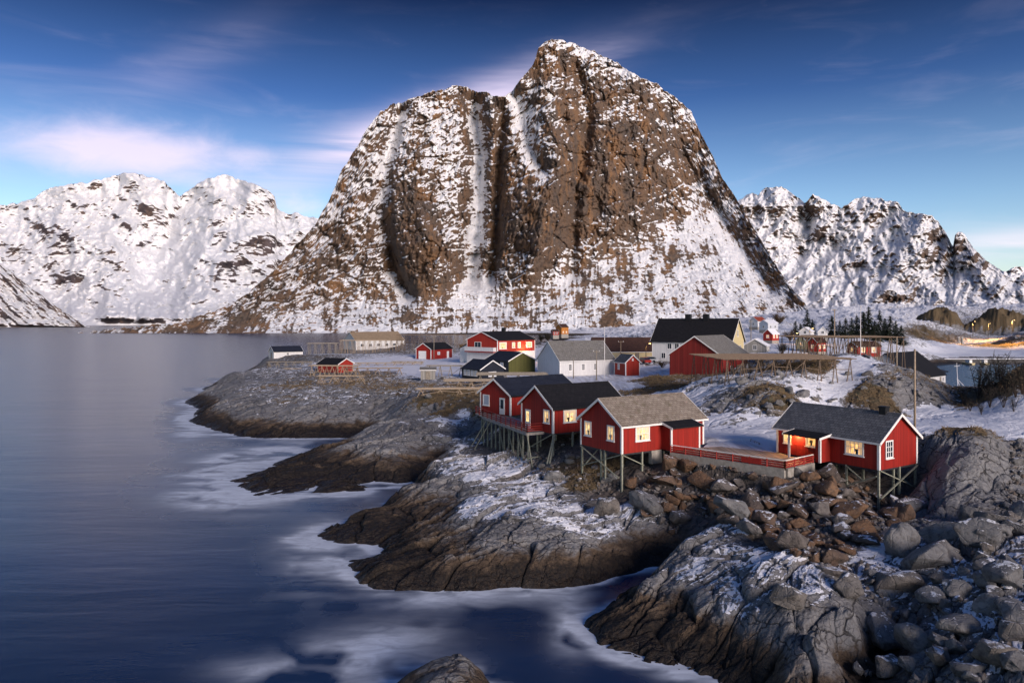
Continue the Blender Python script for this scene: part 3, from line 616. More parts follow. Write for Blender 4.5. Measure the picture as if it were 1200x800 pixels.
mountain('mountain', LEFT, [(-420,381.5),(600,381.5)], 2800, prof_left, relief_left, snow_left, 620, 300, M_left, drop=.6)
# nearer dark spur at the left edge
SPUR = [(-420,180),(-300,170),(-160,215),(-60,262),(-20,290),(0,308),(15,318),(35,336),(60,355),(85,372),(105,382)]
mountain('mountain', SPUR, [(-420,383.2),(105,383.2)], 2120, lambda x, y: 2.6 + 0 * x, lambda x, y: ridged((x - y * .8) / 16, y / 40, 4, 91) * 26 + fbm(x / 4, y / 4, 3, 92) * 7,
         lambda x, y: .80 + .25 * fbm(x / 14, y / 14, 3, 93) - .2 * np.exp(-(dseg(x, y, [(0,312),(85,376)]) / 8) ** 2), 300, 140, M_left, drop=.6)
# --- the range on the right
RIGHT = [(780,330),(820,290),(845,258),(858,240),(868,233),(876,228),(882,225),(888,230),(894,222),(900,219),(908,219),(915,219),(925,224),(932,229),(943,239),(948,232),(953,227),(962,232),(975,239),(986,243),(1000,235),(1012,231),(1022,231),(1032,232),(1040,236),(1052,237),(1058,245),(1070,249),(1082,250),(1092,252),(1100,260),(1108,272),(1114,284),(1117,288),(1119,276),(1123,271),(1130,274),(1140,288),(1148,298),(1158,306),(1170,316),(1190,331),(1215,346),(1260,360),(1340,368),(1500,375)]
def prof_right(x, y): return 2.6 + 3.0 * sst(y, 300, 345)
def relief_right(x, y):
    r = 80 * np.exp(-(dseg(x, y, [(1080,250),(1075,290),(1040,330)]) / 20) ** 2) + 60 * np.exp(-(dseg(x, y, [(1123,272),(1135,300),(1165,335)]) / 12) ** 2)
    r += 55 * np.exp(-(dseg(x, y, [(953,228),(960,262)]) / 12) ** 2) - 80 * gb(x, y, 945, 285, 45, 35) + 45 * np.exp(-(dseg(x, y, [(905,220),(915,255)]) / 14) ** 2)
    r += ridged((x + y * .3) / 26, y / 34, 5, 101, .5) * 28 + ridged((x - y * .6) / 9, y / 12, 4, 103, .55) * 4 + facet((x - .4 * y) / 12 + .3 * fbm(x / 12, y / 12, 2, 104), y / 17, 106, .55, .6)[0] * 15 + facet((x + .4 * y) / 4.5 + .3 * fbm(x / 5, y / 5, 2, 108), y / 6, 109, .5, .6)[0] * 6 + fbm(x / 3.4, y / 4.4, 3, 105, .6) * 3
    return r
def snow_right(x, y):
    s = 1.02 + .5 * fbm(x / 26, y / 22, 5, 107) + .16 * gb(x, y, 950, 300, 70, 50)
    s -= .35 * gb(x, y, 1098, 272, 16, 26) + .55 * np.exp(-(dseg(x, y, [(1119,274),(1128,292),(1150,310)]) / 7) ** 2) + .3 * gb(x, y, 985, 255, 18, 14) + .2 * gb(x, y, 1060, 310, 60, 20, -.5)
    s -= .8 * gb(x, y, 1055, 350, 26, 4.5, -.08) + .16 * gb(x, y, 1130, 335, 60, 25)
    return s
M_right = rock_mat('right_rock', (.13, .09, .07), (.085, .07, .065), (.038, .033, .035), (.18, .115, .07), .62, .88, .5)
mountain('mountain', RIGHT, [(780,372),(1500,376)], 1500, prof_right, relief_right, snow_right, 640, 280, M_right, drop=.6)
FARR = [(1120,345),(1150,322),(1165,314),(1180,318),(1192,311),(1210,316),(1240,326),(1300,318),(1380,345),(1460,365)]
mountain('mountain', FARR, [(1120,376),(1460,376)], 9000, lambda x, y: 14 + 0 * x, lambda x, y: ridged(x / 18, y / 18, 4, 111) * 160, lambda x, y: .9 + .2 * fbm(x / 10, y / 10, 3, 113), 200, 60, M_left, drop=.5, nback=14)
# ------------------------------------------------------------------ object helpers
class MB:
    def __init__(s): s.v = []; s.f = []; s.mi = []
    def poly(s, vs, fs, m=0):
        n = len(s.v); s.v += [tuple(v) for v in vs]; s.f += [tuple(i + n for i in f) for f in fs]; s.mi += [m] * len(fs); return s
    def box(s, x0, x1, y0, y1, z0, z1, m=0):
        return s.poly([(x0,y0,z0),(x1,y0,z0),(x1,y1,z0),(x0,y1,z0),(x0,y0,z1),(x1,y0,z1),(x1,y1,z1),(x0,y1,z1)],
                      [(3,2,1,0),(4,5,6,7),(0,1,5,4),(1,2,6,5),(2,3,7,6),(3,0,4,7)], m)
    def beam(s, p, q, w, h=None, up=(0, 0, 1), m=0):
        h = h or w; p, q = Vector(p), Vector(q); d = (q - p).normalized(); u = Vector(up)
        if abs(d.dot(u)) > .97: u = Vector((1, 0, 0))
        a = d.cross(u).normalized() * (w / 2); b_ = a.cross(d).normalized() * (h / 2)
        vs = [p - a - b_, p + a - b_, p + a + b_, p - a + b_, q - a - b_, q + a - b_, q + a + b_, q - a + b_]
        return s.poly(vs, [(3,2,1,0),(4,5,6,7),(0,1,5,4),(1,2,6,5),(2,3,7,6),(3,0,4,7)], m)
    def tube(s, p, q, r0, r1=None, n=8, m=0):
        r1 = r0 if r1 is None else r1; p, q = Vector(p), Vector(q); d = (q - p).normalized(); u = Vector((0, 0, 1)) if abs(d.z) < .9 else Vector((1, 0, 0))
        a = d.cross(u).normalized(); b_ = d.cross(a)
        vs = [c + (a * math.cos(2 * math.pi * i / n) + b_ * math.sin(2 * math.pi * i / n)) * r for c, r in ((p, r0), (q, r1)) for i in range(n)]
        return s.poly(vs, [(i, (i + 1) % n, n + (i + 1) % n, n + i) for i in range(n)] + [tuple(range(n - 1, -1, -1)), tuple(range(n, 2 * n))], m)
    def extrude(s, prof, x0, x1, m=0):
        """profile in (y,z), extruded along x"""
        n = len(prof)
        return s.poly([(x0, y, z) for y, z in prof] + [(x1, y, z) for y, z in prof],
                      [(i, (i + 1) % n, n + (i + 1) % n, n + i) for i in range(n)] + [tuple(range(n - 1, -1, -1)), tuple(range(n, 2 * n))], m)
    def build(s, name, mat, parent=None, smooth=False, loc=None):
        me = bpy.data.meshes.new(name); me.from_pydata(s.v, [], s.f); me.update()
        bm = bmesh.new(); bm.from_mesh(me); bmesh.ops.recalc_face_normals(bm, faces=bm.faces); bm.to_mesh(me); bm.free()
        mats = mat if isinstance(mat, (list, tuple)) else [mat]
        o = link(name, me, None, parent, smooth)
        for m in mats: me.materials.append(m)
        if len(mats) > 1: me.polygons.foreach_set('material_index', s.mi)
        if loc: o.location = loc
        return o
def tag(o, label, cat, group=None):
    o['label'] = label; o['category'] = cat
    if group: o['group'] = group
    return o
def thing(name, label, cat, loc=(0, 0, 0), rz=0.0, group=None):
    o = bpy.data.objects.new(name, None); COL.objects.link(o); o.location = loc; o.rotation_euler = (0, 0, rz); o.empty_display_size = .3
    return tag(o, label, cat, group)
def dup(root, loc, rz=None, label=None, scale=None):
    r = root.copy(); COL.objects.link(r); r.location = loc
    if rz is not None: r.rotation_euler = (0, 0, rz)
    if label: r['label'] = label
    if scale: r.scale = scale
    for ch in list(root.children):
        c = ch.copy(); COL.objects.link(c); c.parent = r
        for g in list(ch.children):
            d = g.copy(); COL.objects.link(d); d.parent = c
    return r

# ------------------------------------------------------------------ materials for things
def plain(name, col, rough=.7, var=.25, sc=3.0, spec=.3, bump=.15, metallic=0.0):
    m, t, b = material(name)
    pos = t.new('ShaderNodeTexCoord').outputs['Object']
    n = t.noise(pos, sc, 6, .65)
    b.inputs['Metallic'].default_value = metallic
    t.put(b.inputs['Base Color'], t.mix(t.ss(n, .3, .7), tuple(c * (1 - var) for c in col), tuple(min(1, c * (1 + var * .7)) for c in col)))
    b.inputs['Roughness'].default_value = rough; b.inputs['Specular IOR Level'].default_value = spec
    t.put(b.inputs['Normal'], t.bump(n, bump, .05))
    return m
def boards(name, col, step=.16, var=.18):
    """vertical board cladding, each board a little different, weathered towards the foot"""
    m, t, b = material(name)
    tc = t.new('ShaderNodeTexCoord'); pos = tc.outputs['Object']; x, y, z = t.sep(pos)[:3]
    nx, ny = t.sep(tc.outputs['Normal'])[:2]
    isx = t.math('GREATER_THAN', t.math('ABSOLUTE', nx), .7)
    u = t.math('ADD', t.math('MULTIPLY', isx, y), t.math('MULTIPLY', t.math('SUBTRACT', 1.0, isx), x))
    q = t.math('DIVIDE', u, step); fr = t.math('FRACT', q); cell = t.math('FLOOR', q)
    wn = t.new('ShaderNodeTexWhiteNoise', noise_dimensions='1D'); t.put(wn.inputs['W'], cell)
    gap = t.math('MULTIPLY', t.ss(fr, .0, .10), t.ss(fr, 1.0, .90))
    st = t.noise(t.map(pos, (3, 3, .35)), 2.0, 6, .65)
    c = t.mix(wn.outputs[0], tuple(k * (1 - var) for k in col), tuple(k * (1 + var) for k in col))
    c = t.mix(t.math('MULTIPLY', t.ss(st, .5, .75), .45), c, tuple(k * .5 for k in col))
    c = t.mix(t.math('MULTIPLY', t.ss(t.noise(pos, 5, 5, .7), .62, .72), .35), c, tuple(.5 * k + .06 for k in col))
    c = t.mix(gap, tuple(k * .3 for k in col), c)
    t.put(b.inputs['Base Color'], c); b.inputs['Roughness'].default_value = .62; b.inputs['Specular IOR Level'].default_value = .3
    t.put(b.inputs['Normal'], t.bump(t.math('ADD', gap, t.math('MULTIPLY', st, .3)), .7, .03))
    return m
def shingles(name, c1, c2, sx=.45, sy=.30, snow=0.0, moss=0.0):
    m, t, b = material(name)
    pos = t.new('ShaderNodeTexCoord').outputs['Object']; x, y, z = t.sep(pos)[:3]
    cb_ = t.new('ShaderNodeCombineXYZ'); t.put(cb_.inputs[0], x); t.put(cb_.inputs[1], t.math('MULTIPLY', z, 1.8))
    bk = t.new('ShaderNodeTexBrick'); t.put(bk.inputs['Vector'], cb_.outputs[0])
    bk.inputs['Scale'].default_value = 1.0; bk.inputs['Brick Width'].default_value = sx; bk.inputs['Row Height'].default_value = sy; bk.inputs['Mortar Size'].default_value = .018
    t.put(bk.inputs['Color1'], (*c1, 1)); t.put(bk.inputs['Color2'], (*c2, 1)); t.put(bk.inputs['Mortar'], (*[k * .3 for k in c1], 1)); bk.inputs['Bias'].default_value = 0.0
    n = t.noise(pos, 2.2, 6, .7); n2 = t.noise(pos, 9, 4, .7)
    c = t.mix(t.ss(n, .38, .7, 0, .55), bk.outputs[0], tuple(k * .55 for k in c1))
    c = t.mix(t.ss(n2, .55, .7, 0, .5), c, tuple(min(1, k * 1.7) for k in c2))
    if moss: c = t.mix(t.ss(t.noise(pos, 1.2, 5, .7), .52, .66, 0, moss), c, (.10, .085, .045))
    if snow: c = t.mix(t.ss(t.noise(pos, 1.6, 6, .7, .6), .75 - snow * .5, .85 - snow * .5), c, (.78, .80, .84))
    t.put(b.inputs['Base Color'], c); b.inputs['Roughness'].default_value = .75; b.inputs['Specular IOR Level'].default_value = .25
    t.put(b.inputs['Normal'], t.bump(t.math('ADD', bk.outputs[1], t.math('MULTIPLY', n2, -.8)), -.7, .04))
    return m
M = {
 'red': boards('red_boards', (.30, .016, .010)), 'barnred': boards('barn_red_boards', (.20, .018, .014), .2, .3), 'brightred': boards('bright_red_boards', (.36, .026, .014)),
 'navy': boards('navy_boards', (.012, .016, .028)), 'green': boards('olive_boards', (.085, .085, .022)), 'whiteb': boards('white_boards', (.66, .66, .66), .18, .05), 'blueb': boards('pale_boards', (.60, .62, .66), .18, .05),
 'cream': boards('cream_boards', (.66, .55, .30), .18, .05), 'greyb': boards('grey_boards', (.27, .26, .24), .2, .3), 'orange': boards('ochre_boards', (.45, .17, .03), .2, .15), 'brown': boards('brown_boards', (.12, .05, .035), .2, .2),
 'trim': plain('white_trim', (.80, .79, .77), .55, .08, 6), 'redtrim': plain('red_rail_paint', (.27, .02, .014), .55, .25, 8), 'post': plain('weathered_green_post', (.27, .28, .22), .8, .3, 7), 'pole': plain('weathered_pole_wood', (.17, .125, .09), .85, .35, 5), 'greypole': plain('grey_rack_wood', (.24, .21, .17), .85, .35, 4), 'lightpole': plain('pale_rack_wood', (.36, .28, .20), .85, .25, 4),
 'terrace': boards('terrace_boards', (.36, .28, .21), .14, .3), 'deck': plain('weathered_deck_wood', (.32, .30, .28), .8, .3, 3), 'concrete': plain('concrete', (.30, .28, .25), .85, .25, 2.5, .3, .35), 'black': plain('black_paint', (.010, .010, .012), .5, .3, 4), 'dark': plain('dark_iron', (.03, .03, .035), .5, .3, 4),
 'navyroof': shingles('navy_roof', (.014, .018, .032), (.022, .027, .044), 1.2, .35), 'blackroof': shingles('black_roof', (.010, .010, .012), (.018, .017, .019), .5, .35), 'slate': shingles('slate_roof', (.10, .105, .115), (.17, .17, .175), .42, .30, .15), 'stone': shingles('weathered_slate_roof', (.22, .18, .145), (.33, .285, .235), .5, .28, .22, .5),
 'greyroof': shingles('grey_roof', (.17, .165, .155), (.23, .22, .205), .5, .4, .22, .35), 'tanroof': shingles('tan_roof', (.27, .20, .13), (.33, .25, .17), 1.0, .5, .1), 'brownroof': shingles('brown_roof', (.055, .028, .022), (.08, .04, .03), .6, .4), 'snowroof': plain('snow_on_roof', (.80, .81, .85), .6, .06, 1.5), 'redroof': shingles('red_tile_roof', (.25, .05, .03), (.3, .07, .04), .5, .4),
 'whitepole': plain('white_pole_paint', (.82, .80, .78), .5, .05, 5),
}
def glow(name, col, strength, sc=1.6):
    m, t, b = material(name)
    pos = t.new('ShaderNodeTexCoord').outputs['Object']
    n = t.noise(t.map(pos, (2.4, 2.4, .7)), sc, 3, .6); n2 = t.noise(pos, 3.5, 2, .5)
    c = t.mix(t.ss(n, .36, .62), tuple(k * .30 for k in col), col)
    c = t.mix(t.ss(n2, .52, .66), c, (col[0] * .55, col[1] * .30, col[2] * .18))
    b.inputs['Base Color'].default_value = (.25, .2, .12, 1); b.inputs['Roughness'].default_value = .15
    t.put(b.inputs['Emission Color'], c); b.inputs['Emission Strength'].default_value = strength
    return m
M['lit'] = glow('lit_window_glass', (1.0, .74, .32), .62); M['dimlit'] = glow('dim_lit_window_glass', (1.0, .80, .50), .4); M['warmlit'] = glow('orange_lit_window_glass', (1.0, .56, .18), .75)
mg, t, b = material('dark_window_glass'); b.inputs['Base Color'].default_value = (.02, .03, .045, 1); b.inputs['Roughness'].default_value = .08; M['glass'] = mg
mg, t, b = material('curtained_window_glass'); b.inputs['Base Color'].default_value = (.42, .47, .55, 1); b.inputs['Roughness'].default_value = .25; M['curtain'] = mg
mg, t, b = material('lit_curtain'); b.inputs['Base Color'].default_value = (.55, .48, .38, 1); b.inputs['Emission Color'].default_value = (1, .60, .26, 1); b.inputs['Emission Strength'].default_value = .20; M['curtaincloth'] = mg  # cloth emits by itself, painted stand-in for room light shining through
GL = {0: 'glass', 1: 'lit', 2: 'dimlit', 3: 'warmlit', 4: 'curtain'}

# ------------------------------------------------------------------ houses
def side_map(side, L, W_):
    """(u along the wall, outward depth d, z) -> local point"""
    return {'f': lambda u, d, z: (u, -d, z), 'b': lambda u, d, z: (L - u, W_ + d, z), 'g': lambda u, d, z: (-d, u, z), 'h': lambda u, d, z: (L + d, u, z)}[side]
def fbox(mb, fm, u0, u1, d0, d1, z0, z1):
    a = [fm(u, d, z) for u in (u0, u1) for d in (d0, d1) for z in (z0, z1)]
    xs, ys, zs = zip(*a); mb.box(min(xs), max(xs), min(ys), max(ys), min(zs), max(zs))
def window(root, fm, u, v, w, h, lit=0, nx=2, ny=2, fr=.11, trim='trim'):
    mb = MB(); u0, u1 = u - w / 2, u + w / 2
    fbox(mb, fm, u0, u1, .0, .07, v, v + fr); fbox(mb, fm, u0, u1, .0, .07, v + h - fr, v + h)
    fbox(mb, fm, u0, u0 + fr, .0, .068, v + fr, v + h - fr); fbox(mb, fm, u1 - fr, u1, .0, .068, v + fr, v + h - fr)
    for i in range(1, nx):
        c = u0 + fr + (w - 2 * fr) * i / nx; fbox(mb, fm, c - .03, c + .03, .0, .052, v + fr, v + h - fr)
    for j in range(1, ny):
        c = v + fr + (h - 2 * fr) * j / ny; fbox(mb, fm, u0 + fr, u1 - fr, .0, .050, c - .022, c + .022)
    o = mb.build('window', M[trim], root)
    g = MB(); fbox(g, fm, u0 + .05, u1 - .05, .0, .03, v + .05, v + h - .05); g.build('pane', M[GL[lit]], o)
    if lit in (1, 2, 3) and w > .7:
        cu = MB(); r_ = random.uniform(.16, .26) * (w - 2 * fr)
        fbox(cu, fm, u0 + fr, u0 + fr + r_, .029, .037, v + fr, v + h - fr); fbox(cu, fm, u1 - fr - r_, u1 - fr, .029, .037, v + fr, v + h - fr); fbox(cu, fm, u0 + fr + r_, u1 - fr - r_, .029, .036, v + h - fr - random.uniform(.15, .3), v + h - fr)
        cu.build('curtain', M['curtaincloth'], o)
        pt = MB(); c_ = u + random.uniform(-.15, .15) * w; fbox(pt, fm, c_ - .10, c_ + .10, .029, .039, v + fr, v + fr + .26); fbox(pt, fm, c_ - .17, c_ + .13, .029, .041, v + fr + .22, v + fr + .42); pt.build('pot_plant', M['dark'], o)
    s = MB(); fbox(s, fm, u0 - .06, u1 + .06, .0, .13, v - .06, v - .003); s.build('sill', M[trim], o)
    return o
def door(root, fm, u, w, h, mat='trim', glass=None, z0=.03, lit=0):
    mb = MB(); fbox(mb, fm, u - w / 2, u + w / 2, 0, .06, z0, z0 + h); o = mb.build('door', M[mat], root)
    if glass:
        g = MB(); fbox(g, fm, u - w * .28, u + w * .28, .05, .066, z0 + h * .35, z0 + h * .9); g.build('pane', M[GL[lit]], o)
    k = MB(); fbox(k, fm, u + w * .36, u + w * .42, .05, .12, z0 + h * .45, z0 + h * .49); k.build('handle', M['dark'], o)
    return o
def house(name, label, cat, p, he, hr, wall, roof, trim='trim', group=None, ov=.3, og=.25, wins=(), doors=(), chim=(), corners=True, base=.0, gable=None, th=.12, lower=None, rtrim=True, cboard='trim', fascia=True):
    L, W_ = p.L, p.W
    root = thing(name, label, cat, (p.x, p.y, p.z), p.ang, group)
    sl = (hr - he) / (W_ / 2)
    # walls: a pentagon run along the house
    wt = .03 - th
    mb = MB(); mb.extrude([(0, 0), (W_, 0), (W_, he + wt), (W_ / 2, hr + wt), (0, he + wt)], 0, L)
    mats = [M[wall]]
    o = mb.build('wall', mats, root)
    if gable:
        for sd_, gm in gable.items():
            g = MB(); x0, x1 = ((-.025, .01) if sd_ == 'g' else (L - .01, L + .025))
            g.extrude([(.02, .02), (W_ - .02, .02), (W_ - .02, he + wt - .02), (W_ / 2, hr + wt - .02), (.02, he + wt - .02)], x0, x1); g.build('gable_wall', M[gm], root)
    if lower:
        zl, mat_l = lower; g = MB(); g.box(-.05, L + .05, -.05, W_ + .05, .01, zl); g.build('lower_wall', M[mat_l], root)
    if base > 0:
        g = MB(); g.box(.04, L - .04, .04, W_ - .04, -base, .02); g.build('foundation', M['concrete'], root)
    r = MB(); ze = he - sl * ov; hv = th
    r.extrude([(-ov, ze), (-ov, ze - hv), (W_ / 2, hr - hv), (W_ + ov, ze - hv), (W_ + ov, ze), (W_ / 2, hr)], -og, L + og)
    rf = r.build('roof', M[roof], root)
    rc = MB(); rc.extrude([(W_ / 2 - .16, hr - .16 * sl + .025), (W_ / 2 + .16, hr - .16 * sl + .025), (W_ / 2, hr + .045)], -og + .01, L + og - .01); rc.build('ridge_cap', M[roof], rf)
    if rtrim:
        for xe, sg in ((-og, -1), (L + og, 1)):
            for y0, y1 in ((-ov - .02, W_ / 2 + .0), (W_ + ov + .02, W_ / 2 - .0)):
                b_ = MB(); z0 = ze - .05; x0, x1 = sorted((xe + sg * .004, xe + sg * .055))
                b_.poly([(x0, y0, z0 - .16), (x0, y1, hr - .20), (x0, y1, hr + .03), (x0, y0, z0 + .075), (x1, y0, z0 - .16), (x1, y1, hr - .20), (x1, y1, hr + .03), (x1, y0, z0 + .075)],
                        [(0,1,2,3),(7,6,5,4),(0,4,5,1),(1,5,6,2),(2,6,7,3),(3,7,4,0)])
                b_.build('bargeboard', M[trim], root)
    if fascia:
        for y0, y1 in ((-ov - .035, -ov - .004), (W_ + ov + .004, W_ + ov + .035)):
            b_ = MB(); b_.box(-og, L + og, y0, y1, ze - .16, ze - .01); b_.build('fascia', M[trim if roof not in ('navyroof', 'blackroof') else 'black'], root)
    if corners:
        cw_ = .16
        for (cx, cy, sx_, sy_) in ((0, 0, -1, -1), (L, 0, 1, -1), (0, W_, -1, 1), (L, W_, 1, 1)):
            c = MB(); xa, xb = sorted((cx + sx_ * .032, cx - sx_ * cw_)); ya, yb = sorted((cy + sy_ * .032, cy - sy_ * cw_))
            c.box(xa, xb, ya, yb, .0 if not lower else .05, he - th - .02); c.build('corner_board', M[cboard], root)
    for w in wins:
        window(root, side_map(w[0], L, W_), *w[1:])
    for d in doors:
        door(root, side_map(d[0], L, W_), *d[1:])
    for (cx, cw2, top, cm) in chim:
        c = MB(); c.box(cx - cw2 / 2, cx + cw2 / 2, W_ / 2 - cw2 / 2, W_ / 2 + cw2 / 2, hr - .6, hr + top); c.box(cx - cw2 / 2 - .05, cx + cw2 / 2 + .05, W_ / 2 - cw2 / 2 - .05, W_ / 2 + cw2 / 2 + .05, hr + top - .12, hr + top + .003)
        c.build('chimney', M[cm], root)
    return root
def stilt(root, p, lx, ly, top=-.02, w=.15, sink=.35, mat='post'):
    x, y = p.w(lx, ly); zg = ground(x, y) - p.z - sink
    if zg < top - .2:
        MB().box(lx - w / 2, lx + w / 2, ly - w / 2, ly + w / 2, zg, top).build('post', M[mat], root)
    return zg + sink
def brace(root, a, b_, w=.11, mat='post'): MB().beam(a, b_, w, w * .7).build('brace', M[mat], root)
# ------------------------------------------------------------------ the four near cabins
p = PL['cabin3']
c3 = house('cabin', 'red stilt cabin with mottled grey brown roof and closed porch beside the railing', 'cabin', p, 2.6, 4.55, 'red', 'stone', group='red stilt cabins above the rocks',
  wins=[('g', 1.45, .95, 1.0, 1.35, 1, 2, 1), ('g', 4.75, .95, 1.0, 1.35, 1, 2, 1), ('f', 2.35, .95, 1.65, 1.3, 1, 4, 2)])
MB().box(.05, p.L - .05, .05, p.W - .05, -.16, .0).build('floor_frame', M['dark'], c3)
def porch(root, x0, x1, dep, h0, h1, wall, open_left=False, roofm='blackroof'):
    po = MB()
    po.extrude([(-dep, .02), (-.004, .02), (-.004, h0 - .06), (-dep, h1 - .06)], x0, x1)
    o = po.build('porch', M[wall], root)
    r = MB(); sl = (h0 - h1) / dep
    r.extrude([(-.003, h0), (-.003, h0 + .09), (-dep - .35, h1 + .09 - .35 * sl), (-dep - .35, h1 - .35 * sl)], x0 - .2, x1 + .2); r.build('porch_roof', M[roofm], o)
    for xx in (x0 - .235, x1 + .203):
        b_ = MB(); b_.extrude([(-.003, h0 - .09), (-.003, h0 + .11), (-dep - .37, h1 + .11 - .37 * sl), (-dep - .37, h1 - .07 - .37 * sl)], xx, xx + .032); b_.build('bargeboard', M['trim'], o)
    for xx in (x0, x1):
        c = MB(); c.box(xx - .08, xx + .08, -dep - .03, -dep + .1, .02, h1 - .05); c.build('corner_board', M['trim'], o)
    return o
porch(c3, 4.6, 8.0, 1.3, 2.45, 2.1, 'red')
gz = {}
for (lx, ly) in ((.1, .1), (.1, 2.4), (.1, 2.95), (.1, 5.8), (2.4, .1), (2.6, 3.0), (2.6, 5.6), (5.0, .15), (5.0, 5.6), (7.6, .15)): gz[(lx, ly)] = stilt(c3, p, lx, ly)
b0 = gz[(.1, .1)]; b1 = gz[(.1, 5.8)]
brace(c3, (.0, .0, -.05), (.0, 5.9, max(b1 + .5, -2.0))); brace(c3, (-.1, 5.8, -.1), (-.1, .3, -2.1)); brace(c3, (.1, -.02, -.1), (2.5, -.02, -1.2)); brace(c3, (.2, 5.7, -2.0), (2.5, 5.7, -.1))
MB().box(3.4, 4.6, -.05, .35, -1.2, -.02).build('foundation', M['concrete'], c3)

p = PL['cabin2']
c2 = house('cabin', 'red stilt cabin with black roof and lit windows at the deck corner', 'cabin', p, 2.75, 4.7, 'red', 'blackroof', group='red stilt cabins above the rocks',
  wins=[('g', 1.1, .95, 1.05, 1.4, 1, 2, 1), ('f', 2.15, 1.0, 1.7, 1.35, 1, 2, 2)], doors=[('g', 4.5, .95, 2.0, 'trim', True, .03, 1)])
MB().box(.05, p.L - .05, .05, p.W - .05, -.16, .0).build('floor_frame', M['dark'], c2)
for (lx, ly) in ((.1, .1), (.1, 2.9), (.1, 5.6), (2.6, .1), (5.2, .1), (2.6, 3), (7.8, .1), (5.2, 3.0), (4.0, .1)): stilt(c2, p, lx, ly)
brace(c2, (-.1, .1, -.1), (-.3, 4.0, -2.0)); brace(c2, (.1, -.05, -.1), (-1.6, -1.2, -2.7), .13); brace(c2, (.25, -.05, -.1), (-1.35, -1.3, -2.7), .13); brace(c2, (5.2, -.02, -.1), (4.0, -.02, -1.0))

p = PL['cabin1']
c1 = house('cabin', 'red cabin with navy roof and white door farthest back on the deck', 'cabin', p, 2.6, 4.3, 'red', 'navyroof', group='red stilt cabins above the rocks',
  wins=[('g', 4.6, .85, 1.25, 1.35, 4, 1, 1), ('f', 3.6, .95, 1.4, 1.35, 0, 3, 2)], doors=[('g', 1.5, .95, 2.0, 'trim', True)])
MB().box(.05, p.L - .05, .05, p.W - .05, -.16, .0).build('floor_frame', M['dark'], c1)
for (lx, ly) in ((.1, .1), (.1, 2.9), (.1, 5.6), (3.5, .1), (3.5, 3.0), (3.5, 5.6), (7.0, .1)): stilt(c1, p, lx, ly)

p = PL['cabin4']
c4 = house('cabin', 'red stilt cabin with dark slate roof and black chimney beside the tall rock outcrop', 'cabin', p, 2.35, 4.2, 'red', 'slate', group='red stilt cabins above the rocks',
  wins=[('h', 1.3, .8, 1.0, 1.4, 0, 3, 3), ('f', 7.35, .85, 1.6, 1.25, 3, 4, 2), ('f', 1.1, .9, .75, 1.2, 3, 2, 3), ('f', 3.55, .95, 1.2, 1.1, 3, 1, 1)], chim=[(8.2, .55, .45, 'black')])
MB().box(.05, p.L - .05, .05, p.W - .05, -.16, .0).build('floor_frame', M['dark'], c4)
po = MB(); po.box(4.75, 5.2, -1.3, -.004, .02, 2.0); o = po.build('porch', M['red'], c4)
MB().extrude([(-.003, 2.2), (-.003, 2.29), (-1.7, 2.04), (-1.7, 1.95)], 1.9, 5.4).build('porch_roof', M['blackroof'], o)
for xx in (1.865, 5.403): MB().extrude([(-.003, 2.12), (-.003, 2.31), (-1.72, 2.06), (-1.72, 1.88)], xx, xx + .032).build('bargeboard', M['trim'], o)
MB().box(2.15, 2.3, -1.33, -1.18, -.05, 2.0).build('corner_board', M['trim'], o); MB().box(5.06, 5.24, -1.34, -1.2, .0, 1.97).build('corner_board', M['trim'], o)
gz = {}
for (lx, ly) in ((9.3, .1), (9.3, 5.2), (6.6, .1), (9.0, 2.6), (9.3, 2.9), (6.4, 2.7), (6.4, 5.0), (4.4, 2.0)): gz[(lx, ly)] = stilt(c4, p, lx, ly)
brace(c4, (9.42, .1, -.05), (9.42, 5.3, -2.0)); brace(c4, (9.5, .0, -2.2), (9.5, 5.2, -.1)); brace(c4, (9.2, -.02, -.5), (6.6, -.02, -1.75)); brace(c4, (6.6, .02, -.1), (8.0, .02, -1.0)); brace(c4, (9.2, 5.0, -1.9), (6.5, 5.0, -.2))

# ------------------------------------------------------------------ the long wooden deck beside the two dark-roofed cabins
A, B, C_ = Vector((-3.5, 87.2)), Vector((1.55, 74.5)), Vector((3.35, 75.55))
pc2, pc1 = PL['cabin2'], PL['cabin1']
dz_ = 6.5
deck = thing('wooden_deck', 'long weathered wooden deck on posts with red railing along the two dark roofed cabins', 'deck', (B.x, B.y, 0))
def dl(x, y, z): return (x - B.x, y - B.y, z)
poly = [tuple(A), tuple(B), tuple(C_), (pc2.w(-.05, 5.8)), (pc2.w(3.0, 5.9)), (pc1.w(.0, -.1)), (pc1.w(-.1, 5.4)), (-4.6, 90.6)]
mb = MB(); n = len(poly)
mb.poly([dl(x, y, dz_ - .12) for x, y in poly] + [dl(x, y, dz_ + .0) for x, y in poly], [tuple(range(n - 1, -1, -1)), tuple(range(n, 2 * n))] + [(i, (i + 1) % n, n + (i + 1) % n, n + i) for i in range(n)])
mb.build('platform', M['deck'], deck)
